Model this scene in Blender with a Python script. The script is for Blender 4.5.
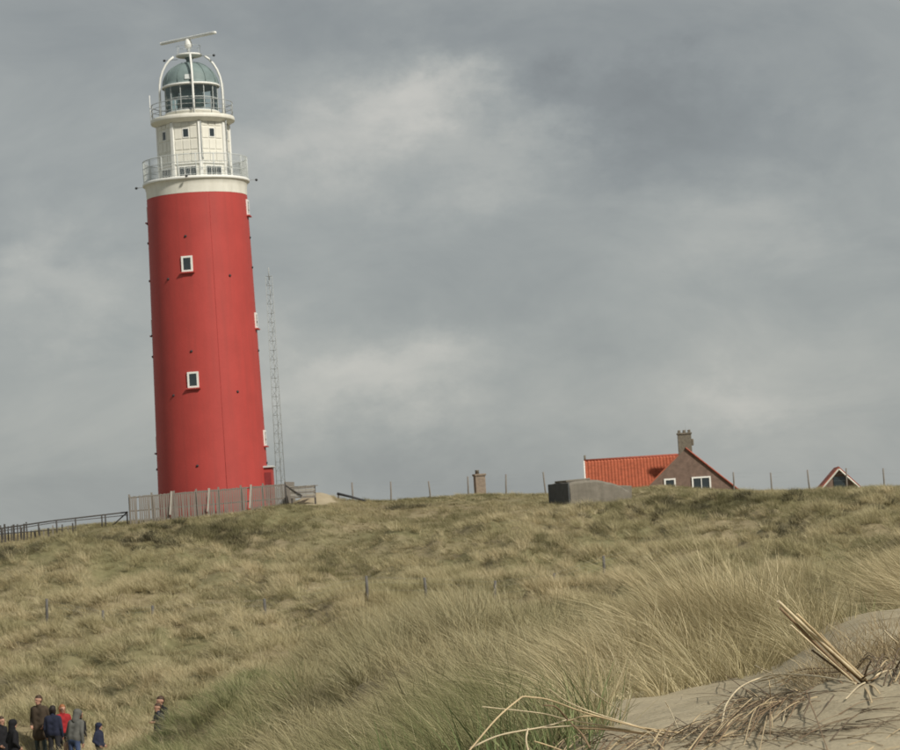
import bpy, bmesh, math, random
import numpy as np
from mathutils import Vector, Matrix, Euler

R = math.radians
random.seed(7)
RNG = np.random.default_rng(7)
for o in list(bpy.data.objects):
    bpy.data.objects.remove(o)
SC = bpy.context.scene
COL = SC.collection

# ------------------------------------------------------------------ camera
FPX, PITCH, ROLL, CZ = 2620.0, R(3.22), R(3.55), 6.0      # focal length in photo pixels (900 wide), eye height
CAM_F = np.array([0, math.cos(PITCH), math.sin(PITCH)])
_u0 = np.array([0, -math.sin(PITCH), math.cos(PITCH)])
_r0 = np.array([1.0, 0, 0])
CAM_R = math.cos(ROLL) * _r0 - math.sin(ROLL) * _u0
CAM_U = math.sin(ROLL) * _r0 + math.cos(ROLL) * _u0
EYE = np.array([0, 0, CZ])
cd = bpy.data.cameras.new('camera')
cd.sensor_width = 36.0
cd.lens = 36.0 * FPX / 900.0
cd.clip_start = 0.1
cd.clip_end = 9000
cd.dof.use_dof = True
cd.dof.focus_distance = 9.0
cd.dof.aperture_fstop = 26.0
cam = bpy.data.objects.new('camera', cd)
COL.objects.link(cam)
cam.matrix_world = Matrix(((CAM_R[0], CAM_U[0], -CAM_F[0], 0), (CAM_R[1], CAM_U[1], -CAM_F[1], 0),
                           (CAM_R[2], CAM_U[2], -CAM_F[2], CZ), (0, 0, 0, 1)))
SC.camera = cam


def P(px, py, d):
    """survey point: sight line through a photo pixel, at a distance d metres north of the camera"""
    v = CAM_F + (px - 450) / FPX * CAM_R + (375 - py) / FPX * CAM_U
    return EYE + v * d / v[1]


# ------------------------------------------------------------------ sun, sky, exposure
SUN_AZ, SUN_EL = R(42), R(40)         # azimuth measured from the camera's back towards the right
sun_dir = Vector((math.sin(SUN_AZ) * math.cos(SUN_EL), -math.cos(SUN_AZ) * math.cos(SUN_EL), math.sin(SUN_EL)))
sl = bpy.data.lights.new('sun', 'SUN')
sl.energy = 3.5
sl.angle = R(5.0)
sl.color = (1.0, 0.94, 0.84)
so = bpy.data.objects.new('sun', sl)
COL.objects.link(so)
so.location = (30, -30, 60)
so.rotation_euler = sun_dir.to_track_quat('Z', 'Y').to_euler()

SC.view_settings.view_transform = 'Standard'
SC.view_settings.look = 'None'
SC.view_settings.exposure = 0.25
SC.view_settings.gamma = 1.0
SC.view_settings.use_curve_mapping = False
SC.cycles.max_bounces = 5
SC.cycles.diffuse_bounces = 3
SC.cycles.glossy_bounces = 2
SC.cycles.transparent_max_bounces = 10


class NB:
    """small node-building helper"""
    def __init__(self, tree):
        self.t = tree

    def n(self, kind, **kw):
        nd = self.t.nodes.new(kind)
        for k, v in kw.items():
            if k.startswith('i_'):
                nd.inputs[k[2:].replace('_', ' ')].default_value = v
            else:
                setattr(nd, k, v)
        return nd

    def put(self, sock, v):
        if isinstance(v, bpy.types.NodeSocket):
            self.t.links.new(v, sock)
        else:
            sock.default_value = v

    def m(self, op, a, b=0.0, c=0.0, clamp=False):
        nd = self.t.nodes.new('ShaderNodeMath')
        nd.operation = op
        nd.use_clamp = clamp
        for i, v in enumerate((a, b, c)):
            self.put(nd.inputs[i], v)
        return nd.outputs[0]

    def noise(self, vec, scale, detail=4, rough=0.55, dist=0.0, dims='3D'):
        nd = self.t.nodes.new('ShaderNodeTexNoise')
        nd.noise_dimensions = dims
        if vec is not None:
            self.put(nd.inputs['Vector'], vec)
        for k, v in (('Scale', scale), ('Detail', detail), ('Roughness', rough), ('Distortion', dist)):
            nd.inputs[k].default_value = v
        return nd.outputs['Fac']

    def mapping(self, vec, scale=(1, 1, 1), loc=(0, 0, 0)):
        nd = self.t.nodes.new('ShaderNodeMapping')
        self.put(nd.inputs['Vector'], vec)
        nd.inputs['Scale'].default_value = scale
        nd.inputs['Location'].default_value = loc
        return nd.outputs[0]

    def ramp(self, fac, stops, interp='LINEAR'):
        nd = self.t.nodes.new('ShaderNodeValToRGB')
        cr = nd.color_ramp
        cr.interpolation = interp
        while len(cr.elements) < len(stops):
            cr.elements.new(0.5)
        for e, (p, c) in zip(cr.elements, stops):
            e.position = p
            e.color = (c[0], c[1], c[2], 1) if not isinstance(c, (int, float)) else (c, c, c, 1)
        self.put(nd.inputs[0], fac)
        return nd.outputs[0]

    def mix(self, fac, a, b, kind='MIX'):
        nd = self.t.nodes.new('ShaderNodeMix')
        nd.data_type = 'RGBA'
        nd.blend_type = kind
        self.put(nd.inputs[0], fac)
        for i, v in ((6, a), (7, b)):
            if isinstance(v, tuple) and len(v) == 3:
                v = (*v, 1)
            self.put(nd.inputs[i], v)
        return nd.outputs[2]


def build_world():
    w = bpy.data.worlds.new('World')
    SC.world = w
    w.use_nodes = True
    w.cycles.sampling_method = 'NONE'        # a nearly even sky needs no importance map
    t = w.node_tree
    t.nodes.clear()
    b = NB(t)
    gen = b.n('ShaderNodeTexCoord').outputs['Generated']
    sep = b.n('ShaderNodeSeparateXYZ')
    t.links.new(gen, sep.inputs[0])
    x, y, z = sep.outputs
    az = b.m('ARCTAN2', x, y)
    el = b.m('ARCSINE', z)
    # wind-torn edges: warp the cloud coordinates
    w1 = b.noise(b.mapping(gen, (1, 1, 1.5)), 16.0, 6, 0.62)
    w2 = b.noise(b.mapping(gen, (1, 1, 1.5), (5.2, 1.3, 2.7)), 16.0, 6, 0.62)
    azw = b.m('ADD', az, b.m('MULTIPLY', b.m('SUBTRACT', w1, 0.5), 0.10))
    elw = b.m('ADD', el, b.m('MULTIPLY', b.m('SUBTRACT', w2, 0.5), 0.075))
    big = b.noise(b.mapping(gen, (1, 1, 2.4), (3.1, 0.4, 1.9)), 4.5, 3, 0.5, 0.3)
    med = b.noise(b.mapping(gen, (1, 1, 2.0), (0.7, 2.2, 0.2)), 13.0, 5, 0.58, 0.5)
    val = b.m('ADD', 0.43, b.m('MULTIPLY', b.m('SUBTRACT', big, 0.5), 0.30))
    val = b.m('ADD', val, b.m('MULTIPLY', b.m('SUBTRACT', med, 0.5), 0.55))
    # cloud banks seen that day: (photo px, py, half width px, half height px, brightness)
    banks = [(440, 105, 70, 36, 0.40), (330, 145, 110, 45, 0.26), (510, 165, 80, 32, 0.22),
             (720, 145, 200, 55, -0.22), (620, 95, 120, 40, -0.20), (390, 385, 95, 42, 0.30), (255, 375, 110, 50, 0.16),
             (70, 300, 70, 40, 0.22), (740, 400, 60, 34, 0.18), (850, 360, 80, 45, 0.10), (740, 250, 90, 30, 0.10),
             (460, 290, 200, 45, -0.03), (40, 200, 110, 60, -0.04), (450, 465, 300, 30, -0.06),
             (600, 20, 350, 38, -0.08), (60, 60, 130, 50, -0.04), (60, 430, 150, 45, 0.05), (880, 230, 60, 40, -0.10)]
    for px, py, wx, wy, amp in banks:
        v = P(px, py, 100.0) - EYE
        v = v / np.linalg.norm(v)
        a0, e0 = math.atan2(v[0], v[1]), math.asin(v[2])
        dx = b.m('MULTIPLY', b.m('SUBTRACT', azw, a0), FPX / wx)
        dy = b.m('MULTIPLY', b.m('SUBTRACT', elw, e0), FPX / wy)
        q = b.m('ADD', b.m('MULTIPLY', dx, dx), b.m('MULTIPLY', dy, dy))
        g = b.m('POWER', 2.718, b.m('MULTIPLY', q, -1.0))
        val = b.m('MULTIPLY_ADD', g, amp * 1.12, val)
    col = b.ramp(val, [(0.0, (0.150, 0.165, 0.172)), (0.25, (0.205, 0.226, 0.232)), (0.45, (0.262, 0.284, 0.282)),
                       (0.65, (0.325, 0.342, 0.330)), (0.9, (0.425, 0.430, 0.405)), (1.0, (0.47, 0.47, 0.44))])
    col = b.mix(1.0, col, (1.0, 0.974, 0.962), 'MULTIPLY')
    bg = b.n('ShaderNodeBackground')
    t.links.new(col, bg.inputs[0])
    bg.inputs[1].default_value = 1.16
    sky = b.n('ShaderNodeTexSky', sky_type='NISHITA', sun_disc=False, sun_elevation=SUN_EL,
              sun_rotation=math.atan2(sun_dir.x, sun_dir.y))
    bg2 = b.n('ShaderNodeBackground')
    t.links.new(sky.outputs[0], bg2.inputs[0])
    bg2.inputs[1].default_value = 0.05
    mx = b.n('ShaderNodeMixShader')
    mx.inputs[0].default_value = 0.90        # nine tenths overcast
    t.links.new(bg2.outputs[0], mx.inputs[1])
    t.links.new(bg.outputs[0], mx.inputs[2])
    out = b.n('ShaderNodeOutputWorld')
    t.links.new(mx.outputs[0], out.inputs[0])


build_world()

# ------------------------------------------------------------------ materials
MATS = {}


def material(name, col, rough=0.8, var=0.15, scale=3.0, bump=0.0, bscale=20.0, streak=0.0, dirt=None, dirt_amt=0.0,
             metallic=0.0, spec=0.3, stretch=(1, 1, 1)):
    if name in MATS:
        return MATS[name]
    m = bpy.data.materials.new(name)
    m.use_nodes = True
    t = m.node_tree
    b = NB(t)
    bs = t.nodes['Principled BSDF']
    bs.inputs['Roughness'].default_value = rough
    bs.inputs['Metallic'].default_value = metallic
    bs.inputs['Specular IOR Level'].default_value = spec
    oc = b.n('ShaderNodeTexCoord').outputs['Object']
    nz = b.noise(b.mapping(oc, stretch), scale, 5, 0.6)
    c0 = tuple(c * (1 - var) for c in col)
    c1 = tuple(min(1, c * (1 + var)) for c in col)
    c = b.ramp(nz, [(0.3, c0), (0.7, c1)])
    if streak:
        st = b.noise(b.mapping(oc, (1, 1, 0.06)), 2.2, 5, 0.65)
        c = b.mix(b.m('MULTIPLY', b.ramp(st, [(0.45, 0.0), (0.75, 1.0)]), streak), c, dirt or (0.1, 0.09, 0.08))
    if dirt is not None and dirt_amt:
        dn = b.noise(oc, scale * 2.3, 6, 0.7)
        c = b.mix(b.m('MULTIPLY', b.ramp(dn, [(0.52, 0.0), (0.72, 1.0)]), dirt_amt), c, dirt)
    t.links.new(c, bs.inputs['Base Color'])
    if bump:
        bp = b.n('ShaderNodeBump')
        bp.inputs['Strength'].default_value = bump
        bp.inputs['Distance'].default_value = 0.02
        t.links.new(b.noise(oc, bscale, 5, 0.6), bp.inputs['Height'])
        t.links.new(bp.outputs[0], bs.inputs['Normal'])
    MATS[name] = m
    return m


def glass_mat(name, col=(0.03, 0.04, 0.045), rough=0.08):
    m = material(name, col, rough=rough, var=0.2, scale=1.5, spec=0.6)
    return m


def clear_glass():
    m = bpy.data.materials.new('lantern_glass')
    m.use_nodes = True
    t = m.node_tree
    t.nodes.clear()
    b = NB(t)
    tr = b.n('ShaderNodeBsdfTransparent')
    tr.inputs[0].default_value = (0.90, 0.96, 0.95, 1)
    gl = b.n('ShaderNodeBsdfGlossy')
    gl.inputs['Roughness'].default_value = 0.05
    gl.inputs[0].default_value = (0.8, 0.9, 0.88, 1)
    fr = b.n('ShaderNodeFresnel')
    fr.inputs[0].default_value = 1.5
    mx = b.n('ShaderNodeMixShader')
    t.links.new(b.m('ADD', fr.outputs[0], 0.05, clamp=True), mx.inputs[0])
    t.links.new(tr.outputs[0], mx.inputs[1])
    t.links.new(gl.outputs[0], mx.inputs[2])
    out = b.n('ShaderNodeOutputMaterial')
    t.links.new(mx.outputs[0], out.inputs[0])
    return m


M_RED = material('red_paint', (0.385, 0.054, 0.046), rough=0.6, var=0.07, scale=0.5, bump=0.35, bscale=6, streak=0.45,
                 dirt=(0.27, 0.05, 0.042))
M_WHITE = material('cream_paint', (0.70, 0.685, 0.61), rough=0.6, var=0.06, scale=1.3, bump=0.15, bscale=12, streak=0.28,
                   dirt=(0.42, 0.38, 0.29))
M_WHITE2 = material('white_trim', (0.76, 0.76, 0.72), rough=0.5, var=0.05, scale=4, streak=0.15, dirt=(0.5, 0.47, 0.4))
M_PANE = glass_mat('dark_window_glass')
M_FRAMEGREY = material('grey_window_bar', (0.30, 0.31, 0.30), var=0.1)
M_GREYMETAL = material('grey_metal', (0.33, 0.35, 0.35), rough=0.55, var=0.12, scale=5, dirt=(0.16, 0.12, 0.09), dirt_amt=0.4)
M_PALEMETAL = material('pale_galvanised', (0.50, 0.53, 0.52), rough=0.5, var=0.08, scale=5, dirt=(0.3, 0.27, 0.22), dirt_amt=0.3)
M_DARK = material('dark_iron', (0.035, 0.037, 0.04), rough=0.6, var=0.2)
M_DOME = material('verdigris_dome', (0.170, 0.222, 0.218), rough=0.55, var=0.14, scale=1.6, streak=0.25, dirt=(0.10, 0.14, 0.14))
M_LENS = material('lamp_lens', (0.10, 0.15, 0.14), rough=0.15, var=0.3, scale=6, spec=0.8)
M_GLASS = clear_glass()
M_OLDWOOD = material('weathered_wood', (0.21, 0.19, 0.165), rough=0.9, var=0.25, scale=4, bump=0.3, bscale=30, stretch=(6, 6, 0.7))
M_PALEWOOD = material('bleached_wood', (0.33, 0.31, 0.27), rough=0.9, var=0.2, scale=4, stretch=(6, 6, 0.7))
M_DARKWOOD = material('dark_wet_wood', (0.065, 0.06, 0.055), rough=0.9, var=0.25, scale=4, stretch=(6, 6, 0.7))
M_BRICK = material('brown_brick', (0.170, 0.118, 0.092), rough=0.9, var=0.25, scale=2.2, dirt=(0.11, 0.09, 0.085), dirt_amt=0.5)
M_CHIMBRICK = material('sooty_brick', (0.155, 0.135, 0.105), rough=0.9, var=0.25, scale=5, dirt=(0.09, 0.08, 0.07), dirt_amt=0.5)
M_TANBRICK = material('tan_brick', (0.24, 0.19, 0.145), rough=0.9, var=0.22, scale=6, dirt=(0.12, 0.10, 0.08), dirt_amt=0.5)
M_TILE = material('orange_roof_tile', (0.40, 0.108, 0.055), rough=0.75, var=0.2, scale=2.5, dirt=(0.24, 0.085, 0.05), dirt_amt=0.5)
M_TILEEDGE = material('red_verge_tile', (0.30, 0.085, 0.055), rough=0.8, var=0.2, scale=4)
M_CONC = material('weathered_concrete', (0.175, 0.158, 0.130), rough=0.95, var=0.16, scale=1.5, bump=0.4, bscale=10, streak=0.35,
                  dirt=(0.10, 0.098, 0.075), dirt_amt=0.6)
M_CONCSHADE = material('shade_painted_concrete', (0.085, 0.090, 0.090), rough=0.9, var=0.15, scale=2, bump=0.3, bscale=10, streak=0.3,
                      dirt=(0.06, 0.06, 0.06))  # same concrete facing away from the sun, its shade put into the colour


def sand_ground_mat():
    m = bpy.data.materials.new('dune_ground')
    m.use_nodes = True
    t = m.node_tree
    b = NB(t)
    bs = t.nodes['Principled BSDF']
    bs.inputs['Roughness'].default_value = 0.95
    bs.inputs['Specular IOR Level'].default_value = 0.15
    pos = b.n('ShaderNodeNewGeometry').outputs['Position']
    at = b.n('ShaderNodeAttribute', attribute_name='sand')
    sandm = at.outputs['Fac']
    n1 = b.noise(pos, 1.8, 5, 0.6)
    n2 = b.noise(pos, 90.0, 3, 0.6)
    sand = b.ramp(n1, [(0.25, (0.315, 0.268, 0.180)), (0.5, (0.375, 0.323, 0.222)), (0.75, (0.42, 0.366, 0.258))])
    sand = b.mix(b.ramp(n2, [(0.35, 0.0), (0.75, 0.35)]), sand, (0.27, 0.225, 0.155))
    spk = b.noise(pos, 34.0, 2, 0.5)
    sand = b.mix(b.ramp(spk, [(0.68, 0.0), (0.74, 0.6)]), sand, (0.13, 0.10, 0.065))
    p1 = b.noise(pos, 0.12, 4, 0.6)
    p2 = b.noise(pos, 2.4, 5, 0.65)
    soil = b.ramp(p2, [(0.2, (0.15, 0.125, 0.072)), (0.5, (0.235, 0.196, 0.118)), (0.8, (0.31, 0.262, 0.165))])
    green = b.ramp(p2, [(0.2, (0.11, 0.102, 0.052)), (0.5, (0.17, 0.158, 0.082)), (0.8, (0.23, 0.208, 0.115))])
    veg = b.mix(b.ramp(p1, [(0.42, 0.0), (0.58, 1.0)]), soil, green)
    edge = b.m('ADD', sandm, b.m('MULTIPLY', b.m('SUBTRACT', b.noise(pos, 6.0, 5, 0.65), 0.5), 0.55))
    f = b.ramp(edge, [(0.40, 0.0), (0.60, 1.0)])
    c = b.mix(f, veg, sand)
    t.links.new(c, bs.inputs['Base Color'])
    # fine relief: wind ripples and footmarks on the sand
    wv = b.n('ShaderNodeTexWave')
    t.links.new(b.mapping(pos, (0.35, 1.0, 1.0)), wv.inputs['Vector'])
    wv.inputs['Scale'].default_value = 5.0
    wv.inputs['Distortion'].default_value = 7.0
    wv.inputs['Detail'].default_value = 3.0
    wv.inputs['Detail Scale'].default_value = 1.2
    h = b.m('ADD', b.m('MULTIPLY', wv.outputs['Fac'], 0.18), b.m('MULTIPLY', b.noise(pos, 14.0, 6, 0.6), 0.9))
    h = b.m('ADD', h, b.m('MULTIPLY', n2, 0.25))
    bp = b.n('ShaderNodeBump')
    bp.inputs['Strength'].default_value = 0.55
    bp.inputs['Distance'].default_value = 0.03
    t.links.new(h, bp.inputs['Height'])
    t.links.new(bp.outputs[0], bs.inputs['Normal'])
    return m


def grass_mat(name, stops, patch_stops=None, patch_scale=0.10, patch_amt=0.6, trans=0.22, loc=(0, 0, 0), fine_amt=0.75):
    """blade colour: own tone of each blade, shifted by the tuft and by large drier / greener patches"""
    m = bpy.data.materials.new(name)
    m.use_nodes = True
    t = m.node_tree
    t.nodes.clear()
    b = NB(t)
    tone = b.n('ShaderNodeAttribute', attribute_name='tone').outputs['Fac']
    oi = b.n('ShaderNodeObjectInfo')
    rnd = oi.outputs['Random']
    v = b.m('ADD', b.m('MULTIPLY', tone, 0.55), b.m('MULTIPLY', rnd, 0.45))
    pn = b.noise(b.mapping(oi.outputs['Location'], (1, 1, 0), loc), patch_scale, 4, 0.6)
    fn = b.noise(b.mapping(oi.outputs['Location'], (1, 1, 0), loc), 0.9, 2, 0.5)
    v = b.m('ADD', v, b.m('MULTIPLY', b.m('SUBTRACT', fn, 0.5), fine_amt))
    c = b.ramp(v, stops)
    if patch_stops:
        c2 = b.ramp(v, patch_stops)
        c = b.mix(b.m('MULTIPLY', b.ramp(pn, [(0.40, 0.0), (0.60, 1.0)]), patch_amt), c, c2)
    df = b.n('ShaderNodeBsdfDiffuse')
    tl = b.n('ShaderNodeBsdfTranslucent')
    t.links.new(c, df.inputs[0])
    t.links.new(c, tl.inputs[0])
    mx = b.n('ShaderNodeMixShader')
    mx.inputs[0].default_value = trans
    t.links.new(df.outputs[0], mx.inputs[1])
    t.links.new(tl.outputs[0], mx.inputs[2])
    out = b.n('ShaderNodeOutputMaterial')
    t.links.new(mx.outputs[0], out.inputs[0])
    return m


STRAW = [(0.0, (0.29, 0.235, 0.132)), (0.3, (0.46, 0.380, 0.230)), (0.6, (0.59, 0.505, 0.322)), (1.0, (0.70, 0.625, 0.43))]
OLIVE = [(0.0, (0.15, 0.145, 0.070)), (0.3, (0.255, 0.238, 0.124)), (0.6, (0.38, 0.348, 0.195)), (1.0, (0.52, 0.465, 0.29))]
GREEN = [(0.0, (0.06, 0.10, 0.04)), (0.5, (0.13, 0.19, 0.075)), (1.0, (0.26, 0.30, 0.14))]
BROWN = [(0.0, (0.11, 0.080, 0.048)), (0.4, (0.23, 0.175, 0.105)), (0.7, (0.36, 0.285, 0.175)), (1.0, (0.50, 0.42, 0.28))]
M_GRASS_FAR = grass_mat('hill_grass', [(p, tuple(c * 0.72 for c in q)) for p, q in OLIVE], STRAW, 0.085, 0.45, trans=0.3)
M_TUSSOCK = grass_mat('tussock_straw', STRAW, OLIVE, 0.12, 0.75, trans=0.3, loc=(7, 1, 0))
M_GRASS_MID = grass_mat('slope_grass', [(p, (q[0] * 0.80, q[1] * 0.82, q[2] * 0.80)) for p, q in STRAW], [(p, tuple(c * 0.8 for c in q)) for p, q in OLIVE], 0.22, 0.85, trans=0.3, loc=(4, 9, 0))
M_MARRAM = grass_mat('marram_blades', STRAW, OLIVE, 0.7, 0.5, trans=0.3, loc=(2, 5, 0))
M_OLIVEMARRAM = grass_mat('olive_marram_blades', [(p, tuple(c * 0.9 for c in q)) for p, q in OLIVE], [(0.0, (0.09, 0.105, 0.045)), (0.5, (0.19, 0.20, 0.09)), (1.0, (0.40, 0.36, 0.21))], 0.9, 0.7, trans=0.3)
M_OLIVEHILL = grass_mat('olive_hill_blades', [(p, tuple(c * 0.62 for c in q)) for p, q in OLIVE], [(p, tuple(c * 0.9 for c in q)) for p, q in OLIVE], 0.15, 0.8, trans=0.3)
M_GREENBLADE = grass_mat('green_blades', GREEN, OLIVE, 1.5, 0.35, trans=0.3)
M_GREENSLOPE = grass_mat('green_slope', OLIVE, GREEN, 0.3, 0.55, trans=0.3)
M_THATCH = grass_mat('withered_thatch', BROWN, STRAW, 1.2, 0.5, trans=0.2)
M_SHRUB = grass_mat('dark_heath', [(0.0, (0.055, 0.052, 0.034)), (0.5, (0.10, 0.092, 0.060)), (1.0, (0.16, 0.145, 0.095))], None, trans=0.1)

# ------------------------------------------------------------------ object helpers


def tag(o, label=None, cat=None, group=None, kind=None):
    if label: o['label'] = label
    if cat: o['category'] = cat
    if group: o['group'] = group
    if kind: o['kind'] = kind
    return o


def empty(name, loc, rz=0.0, label=None, cat=None, group=None):
    o = bpy.data.objects.new(name, None)
    o.empty_display_size = 0.3
    COL.objects.link(o)
    o.location = loc
    o.rotation_euler = (0, 0, rz)
    return tag(o, label, cat, group)


def link(name, me, mat=None, parent=None, loc=(0, 0, 0), rot=(0, 0, 0)):
    o = bpy.data.objects.new(name, me)
    COL.objects.link(o)
    if mat is not None and not me.materials:
        me.materials.append(mat)
    o.parent = parent
    o.location = loc
    o.rotation_euler = rot
    return o


class MB:
    """collects shapes into one mesh"""
    def __init__(self):
        self.v, self.f, self.s = [], [], []

    def add(self, vs, fs, smooth=False):
        n = len(self.v)
        self.v += [tuple(map(float, v)) for v in vs]
        self.f += [tuple(n + i for i in f) for f in fs]
        self.s += [smooth] * len(fs)
        return self

    def box(self, c, s, rot=None):
        hx, hy, hz = s[0] / 2, s[1] / 2, s[2] / 2
        vs = [Vector((x, y, z)) for x in (-hx, hx) for y in (-hy, hy) for z in (-hz, hz)]
        if rot is not None:
            vs = [rot @ v for v in vs]
        vs = [v + Vector(c) for v in vs]
        return self.add(vs, [(0, 1, 3, 2), (4, 6, 7, 5), (0, 4, 5, 1), (2, 3, 7, 6), (0, 2, 6, 4), (1, 5, 7, 3)])

    def lathe(self, prof, n=48, smooth=True, a0=0.0, cap=True):
        """prof: list of (radius, z), bottom to top"""
        vs = []
        for r, z in prof:
            for i in range(n):
                a = a0 + 2 * math.pi * i / n
                vs.append((r * math.cos(a), r * math.sin(a), z))
        fs = []
        for k in range(len(prof) - 1):
            for i in range(n):
                j = (i + 1) % n
                fs.append((k * n + i, k * n + j, (k + 1) * n + j, (k + 1) * n + i))
        self.add(vs, fs, smooth)
        if cap:
            m = len(self.v) - len(vs)
            self.f.append(tuple(m + i for i in reversed(range(n)))); self.s.append(False)
            self.f.append(tuple(m + (len(prof) - 1) * n + i for i in range(n))); self.s.append(False)
        return self

    def tube(self, pts, radii, n=6, smooth=True, flat=1.0):
        pts = [Vector(p) for p in pts]
        if isinstance(radii, (int, float)):
            radii = [radii] * len(pts)
        t0 = (pts[1] - pts[0]).normalized()
        ref = Vector((0, 0, 1)) if abs(t0.z) < 0.9 else Vector((1, 0, 0))
        nrm = t0.cross(ref).normalized()
        vs = []
        for i, p in enumerate(pts):
            t = (pts[min(i + 1, len(pts) - 1)] - pts[max(i - 1, 0)]).normalized()
            nrm = (nrm - t * nrm.dot(t))
            nrm = nrm.normalized() if nrm.length > 1e-6 else t.orthogonal().normalized()
            bi = t.cross(nrm)
            for k in range(n):
                a = 2 * math.pi * k / n
                vs.append(p + (nrm * math.cos(a) + bi * math.sin(a) * flat) * radii[i])
        fs = []
        for i in range(len(pts) - 1):
            for k in range(n):
                j = (k + 1) % n
                fs.append((i * n + k, i * n + j, (i + 1) * n + j, (i + 1) * n + k))
        self.add(vs, fs, smooth)
        m = len(self.v) - len(vs)
        self.f.append(tuple(m + i for i in reversed(range(n)))); self.s.append(False)
        self.f.append(tuple(m + (len(pts) - 1) * n + i for i in range(n))); self.s.append(False)
        return self

    def ball(self, c, r, n=10, sz=1.0):
        prof = [(r * math.sin(math.pi * k / n), -r * sz * math.cos(math.pi * k / n)) for k in range(n + 1)]
        prof[0] = (1e-4, prof[0][1]); prof[-1] = (1e-4, prof[-1][1])
        m = len(self.v)
        self.lathe(prof, n + 2)
        for i in range(m, len(self.v)):
            v = self.v[i]
            self.v[i] = (v[0] + c[0], v[1] + c[1], v[2] + c[2])
        return self

    def mesh(self, name, bevel=0.0):
        me = bpy.data.meshes.new(name)
        me.from_pydata(self.v, [], self.f)
        me.polygons.foreach_set('use_smooth', self.s)
        if bevel:
            bm = bmesh.new()
            bm.from_mesh(me)
            bmesh.ops.remove_doubles(bm, verts=bm.verts, dist=1e-5)
            bmesh.ops.bevel(bm, geom=[e for e in bm.edges], offset=bevel, segments=1, affect='EDGES', profile=0.5)
            bm.to_mesh(me)
            bm.free()
        me.update()
        return me

    def build(self, name, mat, parent=None, loc=(0, 0, 0), rot=(0, 0, 0), bevel=0.0):
        return link(name, self.mesh(name, bevel), mat, parent, loc, rot)


# ------------------------------------------------------------------ terrain
D_NODES = np.array([3, 4.5, 6, 9, 13, 20, 30, 52, 70, 100, 130, 160, 185.0])
COLS = {
    -300: [-.60, -.70, -.90, -1.4, -2.0, -3.0, -4.6, -5.6, -6.0, -5.6, -4.2, -2.0, 0.3],
    0: [-.55, -.65, -.85, -1.2, -1.8, -2.8, -4.0, -5.3, -5.7, -5.4, -3.8, -1.5, 0.6],
    150: [-.50, -.62, -.80, -1.1, -1.6, -2.4, -3.25, -3.80, -5.5, -5.2, -3.8, -1.3, 1.3],
    300: [-.45, -.58, -.72, -1.0, -1.35, -1.75, -2.1, -2.64, -5.0, -5.0, -3.9, -1.2, 2.0],
    450: [-.42, -.50, -.58, -.75, -.95, -1.2, -1.5, -2.15, -4.8, -4.8, -3.8, -1.4, 1.35],
    600: [-.42, -.43, -.50, -.65, -.85, -1.15, -1.6, -3.0, -4.8, -4.5, -3.4, -1.0, 1.0],
    750: [-.42, -.40, -.44, -.60, -.72, -1.1, -1.9, -3.6, -4.5, -4.0, -2.8, -0.6, 1.1],
    785: [-.41, -.40, -.42, -.52, -.60, -1.05, -1.7, -3.4, -4.4, -3.8, -2.7, -0.55, 1.05],
    815: [-.40, -.39, -.39, -.43, -.49, -1.0, -1.6, -3.3, -4.3, -3.7, -2.6, -0.55, 1.0],
    900: [-.40, -.39, -.38, -.40, -.48, -1.0, -1.5, -3.2, -4.0, -3.5, -2.5, -0.5, 0.9],
    1200: [-.30, -.30, -.30, -.30, -.40, -0.8, -1.2, -2.5, -3.5, -3.0, -2.0, 0.0, 1.2],
}
RIDGE = [(-300, 552), (0, 533), (60, 526), (130, 520), (214, 512), (288, 505), (320, 500), (370, 502), (450, 495), (500, 493),
         (550, 493), (600, 491), (640, 483), (700, 490), (760, 492), (800, 492), (850, 488), (900, 486), (1200, 484)]
HOR = lambda px: 522 - 0.0612 * (px - 450)
PXG = np.arange(-600, 1501, 15.0)
_ck = np.array(sorted(COLS))
_tab = np.array([COLS[k] for k in _ck]) - 0.00305 * D_NODES[None, :]
_tab = np.stack([np.interp(PXG, _ck, _tab[:, j]) for j in range(len(D_NODES))], 1)
_rz = np.interp(PXG, [a for a, _ in RIDGE], [(HOR(a) - b_) * 197 / FPX for a, b_ in RIDGE])
D_ALL = np.concatenate([[0.5], D_NODES, [197, 212, 240, 300, 6000]])
_tab = np.concatenate([_tab[:, :1] + 0.0, _tab, _rz[:, None], _rz[:, None] - 0.35, _rz[:, None] - 1.3,
                       np.full((len(PXG), 1), -4.5), np.full((len(PXG), 1), -7.0)], 1)
LD = np.linspace(math.log(0.5), math.log(6000), 700)
_tab = np.stack([np.interp(LD, np.log(D_ALL), _tab[i]) for i in range(len(PXG))])


def _blur(a, n, axis):
    k = np.hanning(2 * n + 3)[1:-1]
    k /= k.sum()
    pad = [(0, 0), (0, 0)]
    pad[axis] = (n, n)
    ap = np.pad(a, pad, mode='edge')
    return np.apply_along_axis(lambda r: np.convolve(r, k, 'valid'), axis, ap)


_near = _blur(_blur(_tab, 4, 0), 12, 1)
_far = _blur(_blur(_tab, 2, 0), 2, 1)
_w = np.clip((LD - math.log(150)) / (math.log(190) - math.log(150)), 0, 1)[None, :]
TAB = _near * (1 - _w) + _far * _w

_perm = RNG.random((256, 256))


def vnoise(x, y):
    xi, yi = np.floor(x).astype(int), np.floor(y).astype(int)
    fx, fy = x - xi, y - yi
    fx, fy = fx * fx * (3 - 2 * fx), fy * fy * (3 - 2 * fy)
    g = lambda i, j: _perm[i % 256, j % 256]
    return (g(xi, yi) * (1 - fx) + g(xi + 1, yi) * fx) * (1 - fy) + (g(xi, yi + 1) * (1 - fx) + g(xi + 1, yi + 1) * fx) * fy


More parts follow.
